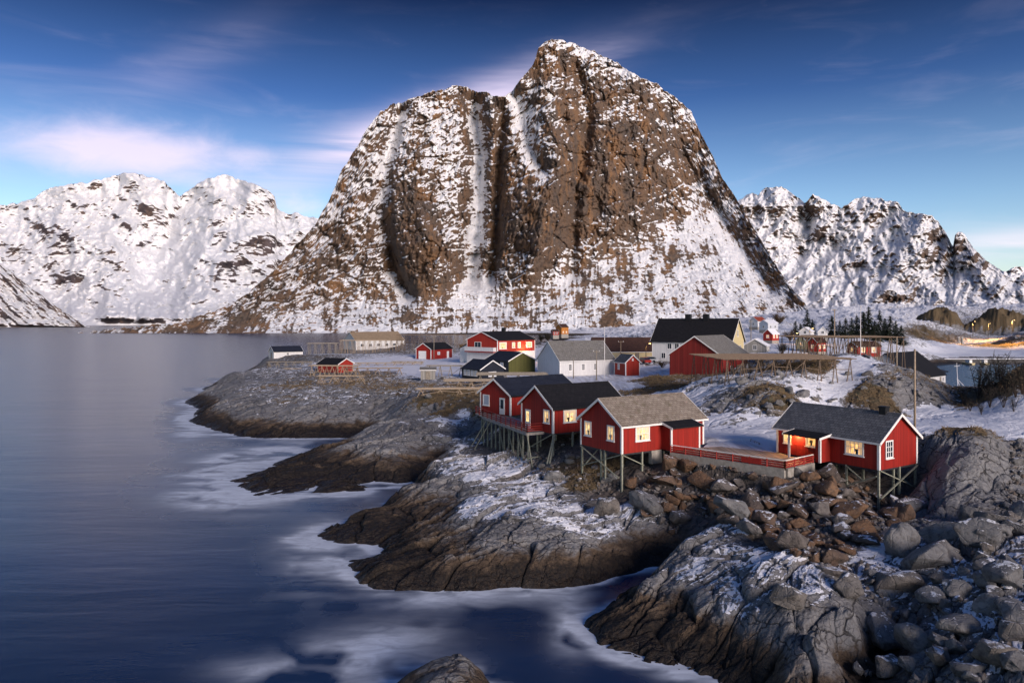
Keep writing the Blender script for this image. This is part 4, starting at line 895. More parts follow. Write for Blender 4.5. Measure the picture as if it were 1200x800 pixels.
def rail_run(root, pts, loc, nper=1.5, rails=(.28, .52, .76, 1.0), base=0, cap=True, mat='redtrim', wr=(.035, .11), capm='trim'):
    for (p0, p1) in zip(pts[:-1], pts[1:]):
        p0, p1 = Vector(p0), Vector(p1); L_ = (p1 - p0).length; k = max(1, round(L_ / nper))
        for i in range(k + 1):
            q = p0.lerp(p1, i / k); MB().box(q.x - loc.x - .05, q.x - loc.x + .05, q.y - loc.y - .05, q.y - loc.y + .05, base - .1, base + rails[-1] - .03).build('railing_post', M[mat], root)
        for r_ in rails[:-1]: MB().beam((p0.x - loc.x, p0.y - loc.y, base + r_), (p1.x - loc.x, p1.y - loc.y, base + r_), wr[0], wr[1]).build('rail', M[mat], root)
        MB().beam((p0.x - loc.x, p0.y - loc.y, base + rails[-1]), (p1.x - loc.x, p1.y - loc.y, base + rails[-1]), .13, .045).build('handrail', M[capm], root)
rail_run(deck, [(-4.5, 90.6), tuple(A), tuple(B), (C_.x, C_.y)], B, 1.6, (.2, .42, .64, .9), dz_, capm='redtrim')
for i in range(11):
    f_ = i / 10; q = A.lerp(B, f_)
    for off in (.1, 2.6) if i % 4 == 0 else (.1,):
        d_ = Vector((.97, .25)) * off; x, y = q.x + d_.x, q.y + d_.y; zg = ground(x, y) - .4
        MB().box(x - B.x - .08, x - B.x + .08, y - B.y - .08, y - B.y + .08, zg, dz_ - .12).build('post', M['post'], deck)
    if i in (1, 2, 4, 6, 8, 10):
        q2 = A.lerp(B, f_ + .07 * (-1 if i < 3 else 1)); s_ = -1.6 if i < 4 else .2
        MB().beam(dl(q.x, q.y, dz_ - .2), dl(q2.x + s_, q2.y, max(ground(q2.x + s_, q2.y), 2) + .1), .1, .08).build('brace', M['post'], deck)
MB().beam(dl(B.x - .1, B.y, 3.9), dl(C_.x, C_.y, 3.95), .12, .1).build('brace', M['post'], deck)
MB().beam(dl(A.x - .08, A.y, dz_ - .12), dl(B.x - .08, B.y - .05, dz_ - .12), .06, .26).build('fascia', M['deck'], deck); MB().beam(dl(B.x, B.y - .09, dz_ - .12), dl(C_.x, C_.y - .09, dz_ - .12), .06, .26).build('fascia', M['deck'], deck)

# ------------------------------------------------------------------ yard wall and railing between the near cabins
y0, y1, y2 = Vector((13.95, 63.75)), Vector((21.3, 56.6)), Vector((24.55, 59.15))
mb = MB()
for (a, b_) in ((y0, y1), (y1, y2)):
    d_ = (b_ - a).normalized(); nn = Vector((d_.y, -d_.x)) * .15
    q = [a - nn, b_ - nn, b_ + nn, a + nn] if a is y0 else [a - nn + d_ * .16, b_ - nn, b_ + nn, a + nn + d_ * .16]
    mb.poly([(v.x - y1.x, v.y - y1.y, z) for z in (4.6, 6.46) for v in q], [(3,2,1,0),(4,5,6,7),(0,1,5,4),(1,2,6,5),(2,3,7,6),(3,0,4,7)])
rw = mb.build('retaining_wall', M['concrete'], None, loc=(y1.x, y1.y, 0)); tag(rw, 'low concrete retaining wall under the red railing, above the brown rubble', 'wall')
rail = thing('railing', 'low red board railing with pale top rail between the two near cabins', 'railing', (y1.x, y1.y, 6.46))
rail_run(rail, [tuple(y0), tuple(y1), tuple(y2)], y1, 1.45, (.12, .30, .48, .66), 0, capm='trim')
sg = MB(); d_ = (y0 - y1).normalized(); nn = Vector((-d_.y, d_.x)) if Vector((-d_.y, d_.x)).y < 0 else Vector((d_.y, -d_.x))
a = d_ * 1.9 + nn * .075; b_ = d_ * 3.6 + nn * .075
sg.beam((a.x, a.y, .3), (b_.x, b_.y, .3), .03, .42); sg.build('board_panel', M['redtrim'], rail)

TP = [(14.6, 64.6), (21.3, 56.85), (24.2, 59.3), (23.5, 63.3), (19.2, 66.6), (17.2, 66.2)]
mb = MB(); n = len(TP)
mb.poly([(x - 19, y - 62, z) for z in (6.36, 6.475) for x, y in TP], [tuple(range(n - 1, -1, -1)), tuple(range(n, 2 * n))] + [(i, (i + 1) % n, n + (i + 1) % n, n + i) for i in range(n)])
o = mb.build('terrace', M['terrace'], None, loc=(19, 62, 0)); tag(o, 'brown timber terrace lit warmly between the two near cabins, behind the red railing', 'terrace')

# ------------------------------------------------------------------ houses of the hamlet
p = PL['ware']
house('warehouse', 'large white boarded warehouse with mossy grey roof in the middle of the hamlet', 'house', p, 3.5, 7.5, 'whiteb', 'greyroof', base=.8, wins=[('f', 2.6, 1.1, .8, 1.5, 0, 2, 3), ('f', 5.9, 1.1, .8, 1.5, 0, 2, 3), ('f', 9.0, 1.1, .8, 1.5, 0, 2, 3)], corners=True, gable={'g': 'blueb'})  # left gable boards tinted bluish: its shade is put into the colour
p = PL['shed']
house('shed', 'tiny bright red shed with white trim beside the snowy road', 'shed', p, 3.0, 4.5, 'brightred', 'slate', base=.5, wins=[('f', 2.0, 1.2, .9, 1.2, 4, 2, 2), ('h', 1.75, 3.2, .35, .5, 4, 1, 1)])
p = PL['two']
house('house', 'two storey red and white house with black roof, glowing orange windows and white ground floor', 'house', p, 6.8, 9.0, 'brightred', 'blackroof', base=.6, lower=(3.4, 'whiteb'),
  wins=[('g', 7.6, 4.5, 2.6, 1.6, 0, 2, 1), ('f', 2.2, 4.2, 3.0, 1.9, 3, 4, 2), ('f', 6.6, 4.4, 1.3, 1.6, 3, 2, 2), ('f', 9.0, 4.4, 1.3, 1.6, 3, 2, 2), ('f', 13.3, 4.4, 2.6, 1.6, 3, 3, 2)], chim=[(9, .9, 1.1, 'black')])
_r = bpy.data.objects['house']
MB().box(-1.3, -.06, .4, 11.8, 3.55, 4.65).build('balcony', M['whiteb'], _r); MB().box(-1.28, -.06, .5, 11.7, 3.2, 3.5).build('balcony_floor', M['redtrim'], _r)
mb = MB(); mb.extrude([(12.06, .02), (16, .02), (16, 4.0), (12.06, 5.6)], 1, 12); mb.build('annex', M['whiteb'], _r)
mb = MB(); mb.extrude([(12.06, 5.65), (16.3, 3.9), (16.3, 4.05), (12.06, 5.8)], .8, 12.2); mb.build('annex_roof', M['blackroof'], _r)
p = PL['navy']
house('house', 'dark navy house with olive green gable end and navy roof', 'house', p, 3.0, 4.8, 'navy', 'navyroof', base=.5, gable={'h': 'green'}, corners=False, wins=[('f', 2.8, .9, 1.2, 1.5, 4, 2, 2), ('f', 6.4, .9, 1.2, 1.5, 4, 2, 2)])
p = PL['low']
house('house', 'low dark navy house with four white windows in a row below the navy roof', 'house', p, 2.3, 4.0, 'navy', 'navyroof', base=.5, corners=False, wins=[('f', 1.3 + 1.35 * i, .7, 1.0, 1.2, 4, 2, 1) for i in range(4)] + [('h', 3, .6, 2.0, 1.0, 4, 3, 1)])
p = PL['garage']
house('garage', 'red gabled garage with white door beside a utility pole', 'garage', p, 3.4, 5.2, 'red', 'blackroof', base=.3, wins=[('f', 4.2, 1.4, 1.4, .9, 4, 1, 1)], doors=[('g', 3.4, 3.0, 2.6, 'trim'), ('f', 9.4, 1.2, 2.3, 'trim')])
p = PL['hut']
house('hut', 'small red hut with black roof and bright red end wall among the fish racks', 'hut', p, 2.3, 3.5, 'barnred', 'blackroof', base=.5, gable={'h': 'brightred'}, cboard='lightpole', doors=[('f', 1.5, .9, 1.9, 'redtrim')], rtrim=True)
p = PL['white']
house('shed', 'white shed with dark roof at the seaward end of the headland', 'shed', p, 2.6, 4.3, 'whiteb', 'navyroof', base=.5, wins=[('f', 5, 1, 1.0, 1.0, 0, 2, 2)], doors=[('g', 3, 1.0, 2.0, 'greypole')])
p = PL['plant']
house('fish_plant', 'long white building with pale tan roof behind the far fish racks', 'building', p, 4.2, 8.0, 'whiteb', 'tanroof', base=.8, wins=[('f', 3 + 4 * i, 1.4, 1.6, 1.4, 0, 2, 1) for i in range(6)], chim=[(1.4, 1.4, .5, 'pole'), (14, .7, .9, 'concrete')])
p = PL['manor']
house('house', 'big white house with steep black roof and two black chimneys behind the red barn', 'house', p, 5.4, 10.6, 'whiteb', 'blackroof', base=.8, ov=.5, og=.4, gable={'h': 'cream'}, wins=[('f', 4.6, 3.0, 1.2, 1.5, 0, 2, 1), ('f', 6.5, 3.0, 1.2, 1.5, 0, 2, 1), ('f', 10.5, 3.0, 1.2, 1.5, 0, 2, 1), ('f', 3, .6, 1.2, 1.5, 0, 2, 1), ('h', 5, 6.2, .9, 1.6, 0, 2, 2), ('h', 3, 2.6, 1.1, 1.5, 0, 2, 2), ('h', 7, 2.6, 1.1, 1.5, 0, 2, 2)], chim=[(7.6, 1.3, 1.1, 'black'), (12.2, 1.3, 1.1, 'black')])
p = PL['barn']
bn = house('barn', 'old dark red barn with grey roof in front of the big white house', 'barn', p, 4.6, 8.1, 'barnred', 'greyroof', ov=.35, corners=True, cboard='barnred', fascia=True, wins=[('f', 5, 1.3, .9, 1.0, 0, 2, 2)])
for (lx, ly) in ((.15, .2), (.15, 3.5), (.15, 7.0), (.15, 10.3), (4.5, .2), (9, .2), (13.6, .2), (4.5, 5), (9, 5)): stilt(bn, p, lx, ly, w=.25, mat='greypole')
p = PL['long']
house('boathouse', 'long low building with dark brown roof and warm cream wall behind the tiny red shed', 'building', p, 2.6, 6.3, 'cream', 'brownroof', base=.5, corners=False, rtrim=False, doors=[('f', 12, 1.2, 2.0, 'greypole')])
p = PL['boat']
house('boathouse', 'black roofed boathouse with white wall on the edge of the small harbour', 'boathouse', p, 2.7, 8.4, 'whiteb', 'blackroof', base=1.6, rtrim=False, wins=[('f', 18.4, .8, .9, 1.1, 0, 2, 2)], doors=[('f', 16.6, 1, 2, 'greypole')])
p = PL['shack']
house('shack', 'weathered grey plank shack at the edge of the snow field', 'shack', p, 2.4, 2.8, 'greyb', 'greyroof', corners=False, rtrim=False, doors=[('f', 1.5, .9, 1.9, 'greypole')])
# small far houses
def far_house(px, py, Y, wpx, ang, L, Wd, he, hr, wall, roof, label, lit=0, gable=None, chim=()):
    x, y = at(px, Y); z = H - (py - HY) / F * Y
    q = Plot(x, y, ang, L, Wd, z)
    h = house('house', label, 'house', q, he, hr, wall, roof, corners=False, base=3.0, gable=gable, fascia=False,
        wins=[('f', L * .25, 1.0, 1.2, 1.3, lit, 2, 2), ('f', L * .7, 1.0, 1.2, 1.3, lit, 2, 2), ('g', Wd * .5, 1.0, 1.2, 1.3, lit, 2, 2)], chim=chim)
    return h
far_house(888, 383, 415, 14, 35, 8, 6, 3.6, 5.8, 'whiteb', 'redroof', 'small white house with red roof below the foot of the big mountain')
far_house(900, 386.5, 390, 14, 30, 8, 6, 3.8, 5.4, 'blueb', 'snowroof', 'pale blue white house with snowy roof right of the red roofed one')
far_house(905, 399, 290, 10, 40, 5, 4, 2.8, 4.6, 'brightred', 'snowroof', 'tiny red house with lamp lit wall and snowy roof behind the grey cottage', 3)
far_house(898, 414, 205, 25, 62, 6, 6.2, 2.3, 4.1, 'greyb', 'snowroof', 'grey cottage with snow covered roof behind the fish rack')
far_house(945, 409, 240, 19, 25, 6.5, 4.5, 3.0, 4.6, 'cream', 'brownroof', 'yellow house lit by a street lamp behind the fish rack', 3)
far_house(958, 412, 236, 10, 25, 4, 4, 3.2, 4.8, 'brightred', 'brownroof', 'small red house beside the yellow lamp lit house', 3)
far_house(950, 394, 300, 10, 55, 6, 4.5, 2.2, 3.8, 'whiteb', 'snowroof', 'white gabled house with snowy roof above the far rack')
far_house(970, 394, 310, 9, 70, 6, 4.0, 2.0, 4.2, 'whiteb', 'snowroof', 'small cream white gable peeping over the far rack')
far_house(1005, 418, 170, 20, 10, 6, 4, 2.6, 3.6, 'red', 'brownroof', 'low red shed behind the far fish rack', 3)
far_house(658, 391.5, 560, 16, 35, 7, 7, 5.5, 8, 'orange', 'brownroof', 'ochre yellow house at the foot of the mountain', 3)
far_house(648, 392.5, 556, 8, 20, 5, 4, 3, 4.4, 'red', 'brownroof', 'small red outhouse beside the ochre house')
# ------------------------------------------------------------------ finding the ground seen along a line of sight (to read positions off the photo)
def spot(px, py, y0=29.0, y1=900.0):
    Y = y0; a = (px - 600) / F; s = (py - HY) / F
    while Y < y1:
        if H - s * Y <= ground(a * Y, Y): return a * Y, Y
        Y *= 1.003
    return a * y1, y1

# ------------------------------------------------------------------ poles, masts and lamps
def pole_at(px, py, top_py, r=.13, mat='pole', label='', name='utility_pole', cross=True, Y=None):
    if Y is None: x, y = spot(px, py, 60)
    else: x, y = at(px, Y)
    z = ground(x, y); h = (H - (top_py - HY) / F * y) - z
    o = thing(name, label, name.replace('_', ' '), (x, y, z))
    MB().tube((0, 0, -.5), (0, 0, h), r * 1.1, r * .8, 8).build('pole', M[mat], o, True)
    if cross:
        c = MB(); c.beam((-.7, -.12, h - .35), (.7, -.12, h - .35), .1, .12); c.build('crossarm', M[mat], o)
        for xx in (-.6, .6): MB().tube((xx, -.12, h - .29), (xx, -.12, h - .08), .05, .03, 6).build('insulator', M['trim'], o)
    return o
pole_at(1072, 497, 409, .11, 'lightpole', 'tall bare utility pole rising behind the dark slate cabin with the black chimney', cross=False, Y=72)
pole_at(672, 441, 420, .10, 'greypole', 'short grey pole at the left end of the white warehouse front', cross=False, Y=150)
pole_at(699, 446, 410, .12, 'greypole', 'grey utility pole with crossarm before the white warehouse', Y=146)
pole_at(727.5, 436, 399, .12, 'pole', 'brown utility pole right of the white warehouse roof', Y=178)
pole_at(508.5, 421, 393, .13, 'greypole', 'utility pole standing right beside the red garage', Y=228)
pole_at(533, 408, 388, .13, 'greypole', 'distant utility pole left of the two storey red and white house', Y=262)
pole_at(880, 412, 375, .14, 'greypole', 'dark utility pole between the big white house and the grey cottage', Y=225)
pole_at(978, 398, 362, .16, 'lightpole', 'pale utility pole in front of the dark conifers', Y=215)
pole_at(1051, 420, 394, .10, 'lightpole', 'short pale pole near the top end of the snowy track', cross=False, Y=112)
for px, py, tp, Y, lab in ((708.5, 446, 384, 150, 'slim white flagpole in front of the white warehouse'), (1008.5, 418, 360, 122, 'slim white flagpole by the end of the far fish rack')):
    o = pole_at(px, py, tp, .06, 'whitepole', lab, 'flagpole', False, Y)
    h = max(v.co.z for v in o.children[0].data.vertices)
    b_ = bmesh.new(); bmesh.ops.create_uvsphere(b_, u_segments=10, v_segments=6, radius=.13); me = bpy.data.meshes.new('finial'); b_.to_mesh(me); b_.free()
    k = link('finial', me, M['whitepole'], o, True); k.location = (0, 0, h + .1)
m_bulb, t, b = material('lamp_glow'); b.inputs['Emission Color'].default_value = (1, .62, .22, 1); b.inputs['Emission Strength'].default_value = 6
def street_lamp(px, Y, hgt, watts, label, group='street lamps lit at dusk'):
    x, y = at(px, Y); z = ground(x, y)
    o = thing('street_lamp', label, 'street lamp', (x, y, z), 0, group)
    MB().tube((0, 0, -.4), (0, 0, hgt), .10, .06, 8).build('pole', M['dark'], o, True)
    MB().tube((0, 0, hgt - .1), (.9, -.4, hgt + .15), .05, .04, 6).build('arm', M['dark'], o, True)
    c = MB(); c.box(.65, 1.25, -.62, -.22, hgt + .10, hgt + .24); hd = c.build('lamp_head', M['dark'], o)
    g = MB(); g.box(.7, 1.2, -.57, -.27, hgt + .03, hgt + .097); g.build('lamp_glass', m_bulb, hd)
    ld = bpy.data.lights.new('lamp_light', 'SPOT'); ld.energy = watts * 1.6; ld.color = (1, .48, .12); ld.shadow_soft_size = .2; ld.spot_size = R(152); ld.spot_blend = .5
    l = bpy.data.objects.new('lamp_light', ld); COL.objects.link(l); l.location = (x + .95, y - .42, z + hgt)
    return o
street_lamp(1140, 425, 14, 16000, 'lit street lamp on the golden snow below the left brown knoll')
street_lamp(1186, 415, 14, 18000, 'lit street lamp on the golden snow below the right hand knoll')
street_lamp(1158, 500, 12, 14000, 'lit street lamp farthest back between the two brown knolls')
street_lamp(930, 228, 6, 1500, 'lit street lamp left of the yellow house')
street_lamp(949, 285, 6, 1300, 'lit street lamp above the yellow house roof')
street_lamp(757, 192, 5, 700, 'lit street lamp on the road behind the tiny red shed')
def wall_lamp(x, y, z, watts, label):
    o = thing('wall_lamp', label, 'wall lamp', (x, y, z))
    MB().box(-.07, .07, -.07, .07, 0, .09).build('bracket', M['dark'], o); MB().tube((0, 0, -.13), (0, 0, -.003), .06, .045, 8).build('lamp_glass', m_bulb, o)
    ld = bpy.data.lights.new('lamp_light', 'POINT'); ld.energy = watts; ld.color = (1, .55, .2); ld.shadow_soft_size = .1
    l = bpy.data.objects.new('lamp_light', ld); COL.objects.link(l); l.location = (x, y, z - .3)
x, y = PL['cabin4'].w(2.1, -.35); wall_lamp(x, y, 6.5 + 1.95, 85, 'small lit lamp under the porch roof of the dark slate cabin')
x, y = PL['two'].w(11, -1.2); wall_lamp(x, y, 6 + 4.6, 260, 'lit lamp on the front of the two storey red and white house')

# ------------------------------------------------------------------ stockfish racks
def flat_rack(label, cx, cy, ang, L, Wd, ztop, group, mat='greypole', mat2='pole', nlegs=6, rows=2, nslat=14, rx=.05, lean=.6):
    """a drying rack: rows of trestle legs, cross beams, and a roof of long poles"""
    a = R(ang); z0 = ground(cx, cy)
    o = thing('fish_rack', label, 'fish rack', (cx, cy, z0), a, group)
    c, s = math.cos(a), math.sin(a); zt = ztop - z0
    def loc(lx, ly): return ground(cx + lx * c - ly * s, cy + lx * s + ly * c) - z0
    for i in range(nlegs):
        lx = -L / 2 + .4 + (L - .8) * i / (nlegs - 1)
        for j in range(rows):
            ly = -Wd / 2 + .3 + (Wd - .6) * (j / (rows - 1) if rows > 1 else .5)
            for sg in (-1, 1):
                dx = sg * lean * random.uniform(.5, 1.2); zg = loc(lx + dx, ly) - .3
                if zt - zg > .4: MB().tube((lx + dx, ly, zg), (lx, ly, zt), .075, .055, 6).build('leg', M[mat2 if (i + j) % 3 else mat], o)
        MB().tube((lx, -Wd / 2, zt + .02), (lx, Wd / 2, zt + .02), .07, .06, 6).build('cross_beam', M[mat], o)
        if i < nlegs - 1:
            lx2 = -L / 2 + .4 + (L - .8) * (i + 1) / (nlegs - 1); zb = loc(lx, -Wd / 2) + .25; zc_ = loc(lx2, -Wd / 2)
            if i % 2 == 0: MB().tube((lx, -Wd / 2 + .2, zb), (lx2, -Wd / 2 + .2, zt - .25), .05, .05, 6).build('brace', M[mat2], o)
            else: MB().tube((lx, -Wd / 2 + .2, zt * .55 + zb * .45), (lx2, -Wd / 2 + .2, zt * .55 + zc_ * .45), .05, .05, 6).build('brace', M[mat2], o)
    for k in range(nslat):
        ly = -Wd / 2 + Wd * k / max(1, nslat - 1) + random.uniform(-.05, .05)
        MB().tube((-L / 2 - random.uniform(0, .5), ly, zt + .13 + random.uniform(-.02, .03)), (L / 2 + random.uniform(0, .5), ly + random.uniform(-.1, .1), zt + .13 + random.uniform(-.03, .03)), rx, rx * .8, 5).build('pole', M[mat if k % 3 else mat2], o)
    return o
def rk(label, px, py, Y, ang, L, Wd, g, **kw):
    x, y = at(px, Y); return flat_rack(label, x, y, ang, L, Wd, H - (py - HY) / F * Y, g, **kw)
GR = 'stockfish drying racks'
rk('wide brown fish rack on trestle legs stretching right from the red barn', 899, 418.5, 104, 3, 17.6, 15, GR, mat='pole', nlegs=9, rows=4, nslat=48, rx=.075)
rk('flat topped brown fish rack on the crest behind the snowy track', 984, 395, 138, -2, 18.0, 14, GR, mat='pole', nlegs=8, rows=4, nslat=40, rx=.085)
rk('pale wooden fish rack with leaning legs below the small red hut', 392, 429, 167, -12, 11, 3.0, GR, mat='lightpole', mat2='lightpole', nlegs=5, nslat=6, lean=.9, rx=.07)
rk('long low fish rack running right from the small red hut', 437, 432, 168, 4, 13, 2.5, GR, mat='lightpole', mat2='pole', nlegs=6, nslat=5, lean=.9, rx=.07)
rk('open fish rack with crossed legs on the snow field behind the small red hut', 452, 425.5, 205, 2, 21, 3.0, GR, mat='greypole', mat2='lightpole', nlegs=9, nslat=5, lean=.8, rx=.06)
rk('tall weathered fish rack like a grey cage behind the white shed', 378, 402.5, 285, 8, 11, 7, GR, mat='greypole', mat2='greypole', nlegs=5, rows=3, nslat=9, rx=.09)
rk('far fish rack with pale trestles in front of the long white building', 436, 399, 305, 4, 26, 7, GR, mat='lightpole', mat2='lightpole', nlegs=12, rows=3, nslat=9, rx=.08, lean=.9)
rk('far brown fish rack between the long white building and the red garage', 506, 392.5, 300, -2, 28, 9, GR, mat='pole', mat2='pole', nlegs=10, rows=3, nslat=14, rx=.09)
rk('grey rail rack along the grassy crest below the white shed', 340, 424.5, 200, 6, 12, 1.5, GR, mat='greypole', mat2='greypole', nlegs=6, nslat=3, rx=.06)
rk('narrow pale fish rack beside the grassy gully, nearest the water', 527, 456, 117, 6, 10, 2.2, GR, mat='lightpole', mat2='lightpole', nlegs=4, nslat=4, lean=.8, rx=.08)
rk('grey fish rack in front of the low dark navy house', 560, 446, 135, 3, 12, 5, GR, mat='greypole', mat2='lightpole', nlegs=6, rows=3, nslat=14, rx=.07)
rk('weathered grey fish rack at the back of the navy roofed cabin', 600, 438.5, 140, 2, 13, 7, GR, mat='greypole', mat2='greypole', nlegs=6, rows=3, nslat=20, rx=.07)
rk('rough grey fish rack beside the plank shack', 528, 429, 160, 3, 10, 3, GR, mat='greypole', mat2='greypole', nlegs=5, nslat=6, rx=.07)
rk('broken fish rack with tall leaning legs on the bare rock slope', 400, 441, 146, -4, 9, 2.2, GR, mat='lightpole', mat2='lightpole', nlegs=4, nslat=4, lean=1.1, rx=.06)
rk('pale fish rack on the rock between the white shed and the small red hut', 352, 432, 190, 5, 8, 2.2, GR, mat='greypole', mat2='lightpole', nlegs=5, nslat=4, lean=.8, rx=.06)
rk('thin fish rack of pale poles lowest on the headland rock', 450, 446, 150, 2, 9, 2.0, GR, mat='lightpole', mat2='pole', nlegs=5, nslat=4, lean=.9, rx=.06)
rk('fish rack standing in the snow before the red garage', 478, 424, 215, 0, 9, 3.0, GR, mat='greypole', mat2='lightpole', nlegs=5, nslat=6, lean=.8, rx=.06)
rk('small rack of brown poles at the head of the dock', 1122, 464, 160, -8, 5.5, 3, GR, mat='lightpole', mat2='pole', nlegs=4, nslat=7, rx=.07)

# ------------------------------------------------------------------ boulders
m_boul = {}
for nm, cols in (('brown', ((.14, .080, .048), (.23, .135, .078), (.10, .078, .068), (.21, .195, .185))), ('grey', ((.19, .19, .195), (.25, .25, .25), (.15, .15, .155), (.21, .185, .16)))):
    m, t, b = material(nm + '_boulder')
    oi = t.new('ShaderNodeObjectInfo'); geo = t.new('ShaderNodeNewGeometry'); pos = t.new('ShaderNodeTexCoord').outputs['Object']; wpos = geo.outputs['Position']
    rp = t.new('ShaderNodeValToRGB'); t.put(rp.inputs[0], oi.outputs['Random']); rp.color_ramp.interpolation = 'LINEAR'
    e = rp.color_ramp.elements; e[0].color = (*cols[0], 1); e[1].color = (*cols[3], 1)
    for q_, c_ in ((.35, cols[1]), (.68, cols[2])): x_ = e.new(q_); x_.color = (*c_, 1)
    n = t.noise(wpos, 2.2, 7, .7); n2 = t.noise(wpos, 9, 5, .7)
    c = t.mix(t.ss(n, .42, .7, 0, .75), rp.outputs[0], (.045, .04, .038)); c = t.mix(t.ss(n2, .55, .7, 0, .5), c, (.27, .235, .20))
    up = t.sep(geo.outputs['Normal'])[2]
    sf_ = t.ss(t.math('ADD', t.math('ADD', t.math('MULTIPLY', up, .6), t.math('MULTIPLY', n, 1.1)), t.math('MULTIPLY', oi.outputs['Random'], .12)), 1.20, 1.28)
    t.put(b.inputs['Base Color'], t.mix(sf_, c, (.8, .82, .86))); b.inputs['Roughness'].default_value = .82; b.inputs['Specular IOR Level'].default_value = .25
    ckb = t.ss(t.vor(t.map(pos, (1.2, 2.2, 1.5)), 1.0, 'DISTANCE_TO_EDGE'), 0, .05)
    t.put(b.inputs['Normal'], t.bump(t.math('ADD', t.math('ADD', n, t.math('MULTIPLY', n2, .25)), t.math('MULTIPLY', ckb, .15)), .8, .3))
    m_boul[nm] = m
def boulder_mesh(seed, round_=.5, npt=16):
    rn = random.Random(seed); bm = bmesh.new()
    for i in range(npt):
        v = Vector((rn.gauss(0, 1), rn.gauss(0, 1), rn.gauss(0, 1))).normalized() * rn.uniform(.8, 1.0)
        bm.verts.new((v.x, v.y * rn.uniform(.8, 1), v.z * .78))
    r_ = bmesh.ops.convex_hull(bm, input=bm.verts)
    junk = list({g for g in list(r_['geom_interior']) + list(r_['geom_unused']) if isinstance(g, bmesh.types.BMVert)})
    bmesh.ops.delete(bm, geom=junk, context='VERTS')
    bmesh.ops.bevel(bm, geom=list(bm.edges), offset=.07 + .12 * round_, segments=2, affect='EDGES', profile=.5, clamp_overlap=True)
    for v in bm.verts:
        l_ = v.co.length
        if l_ > 1.0: v.co *= 1.0 / l_
    bmesh.ops.remove_doubles(bm, verts=bm.verts, dist=.02)
    bmesh.ops.triangulate(bm, faces=bm.faces)
    bmesh.ops.subdivide_edges(bm, edges=[e for e in bm.edges if e.calc_length() > .16], cuts=2, use_grid_fill=True)
    bmesh.ops.triangulate(bm, faces=bm.faces)
    off = Vector((seed * 3.1, 0, 0))
    for v in bm.verts:
        n = v.co.normalized(); v.co += n * (.10 * mnoise.noise(v.co * 1.6 + off) + .05 * mnoise.noise(v.co * 4 + off) + .025 * mnoise.noise(v.co * 9 + off))
    me = bpy.data.meshes.new('boulder'); bm.to_mesh(me); bm.free()
    me.polygons.foreach_set('use_smooth', [True] * len(me.polygons))
    return me
BM_ = {k: [boulder_mesh(i + (0 if k == 'brown' else 40), .08 if k == 'brown' else .45, 12 if k == 'brown' else 16) for i in range(9)] for k in ('brown', 'grey')}
for k in BM_:
    for me in BM_[k]: me.materials.append(m_boul[k])
def boulder(x, y, sx, sy, sz, kind, label, group=None, sink=.35, rz=None, tilt=.35):
    o = bpy.data.objects.new('boulder', random.choice(BM_[kind])); COL.objects.link(o)
    o.location = (x, y, ground(x, y) + sz * (.78 - 2 * sink * .78)); o.scale = (sx, sy, sz)
    o.rotation_euler = (random.uniform(-tilt, tilt), random.uniform(-tilt, tilt), random.uniform(0, 6.28) if rz is None else rz)
    return tag(o, label, 'boulder', group)
def inpoly(px, py, poly):
    c = False; n = len(poly)
    for i in range(n):
        (x0, y0), (x1, y1) = poly[i], poly[(i + 1) % n]
        if (y0 > py) != (y1 > py) and px < (x1 - x0) * (py - y0) / (y1 - y0) + x0: c = not c
    return c
def scatter(poly, count, rmin, rmax, kind, label, group, sep_=1.15, sink=.3, seed=1, ymax=200):
    rn = random.Random(seed); placed = []; tries = 0
    xs = [p_[0] for p_ in poly]; ys = [p_[1] for p_ in poly]
    while len(placed) < count and tries < 9000:
        tries += 1; px, py = rn.uniform(min(xs), max(xs)), rn.uniform(min(ys), max(ys))
        if not inpoly(px, py, poly): continue
        x, y = spot(px, py)
        if y > ymax: continue
        f_ = 1 - min(1, tries / 2500); r_ = rmin + (rmax - rmin) * (rn.random() ** 2.2) * (.25 + .75 * f_)
        if any((x - a) ** 2 + (y - b_) ** 2 < ((r_ + c) / 2 * sep_) ** 2 for a, b_, c in placed): continue
        placed.append((x, y, r_))
        boulder(x, y, r_ * rn.uniform(.8, 1.25), r_ * rn.uniform(.75, 1.05), r_ * rn.uniform(.7, 1.0), kind, label, group, sink)
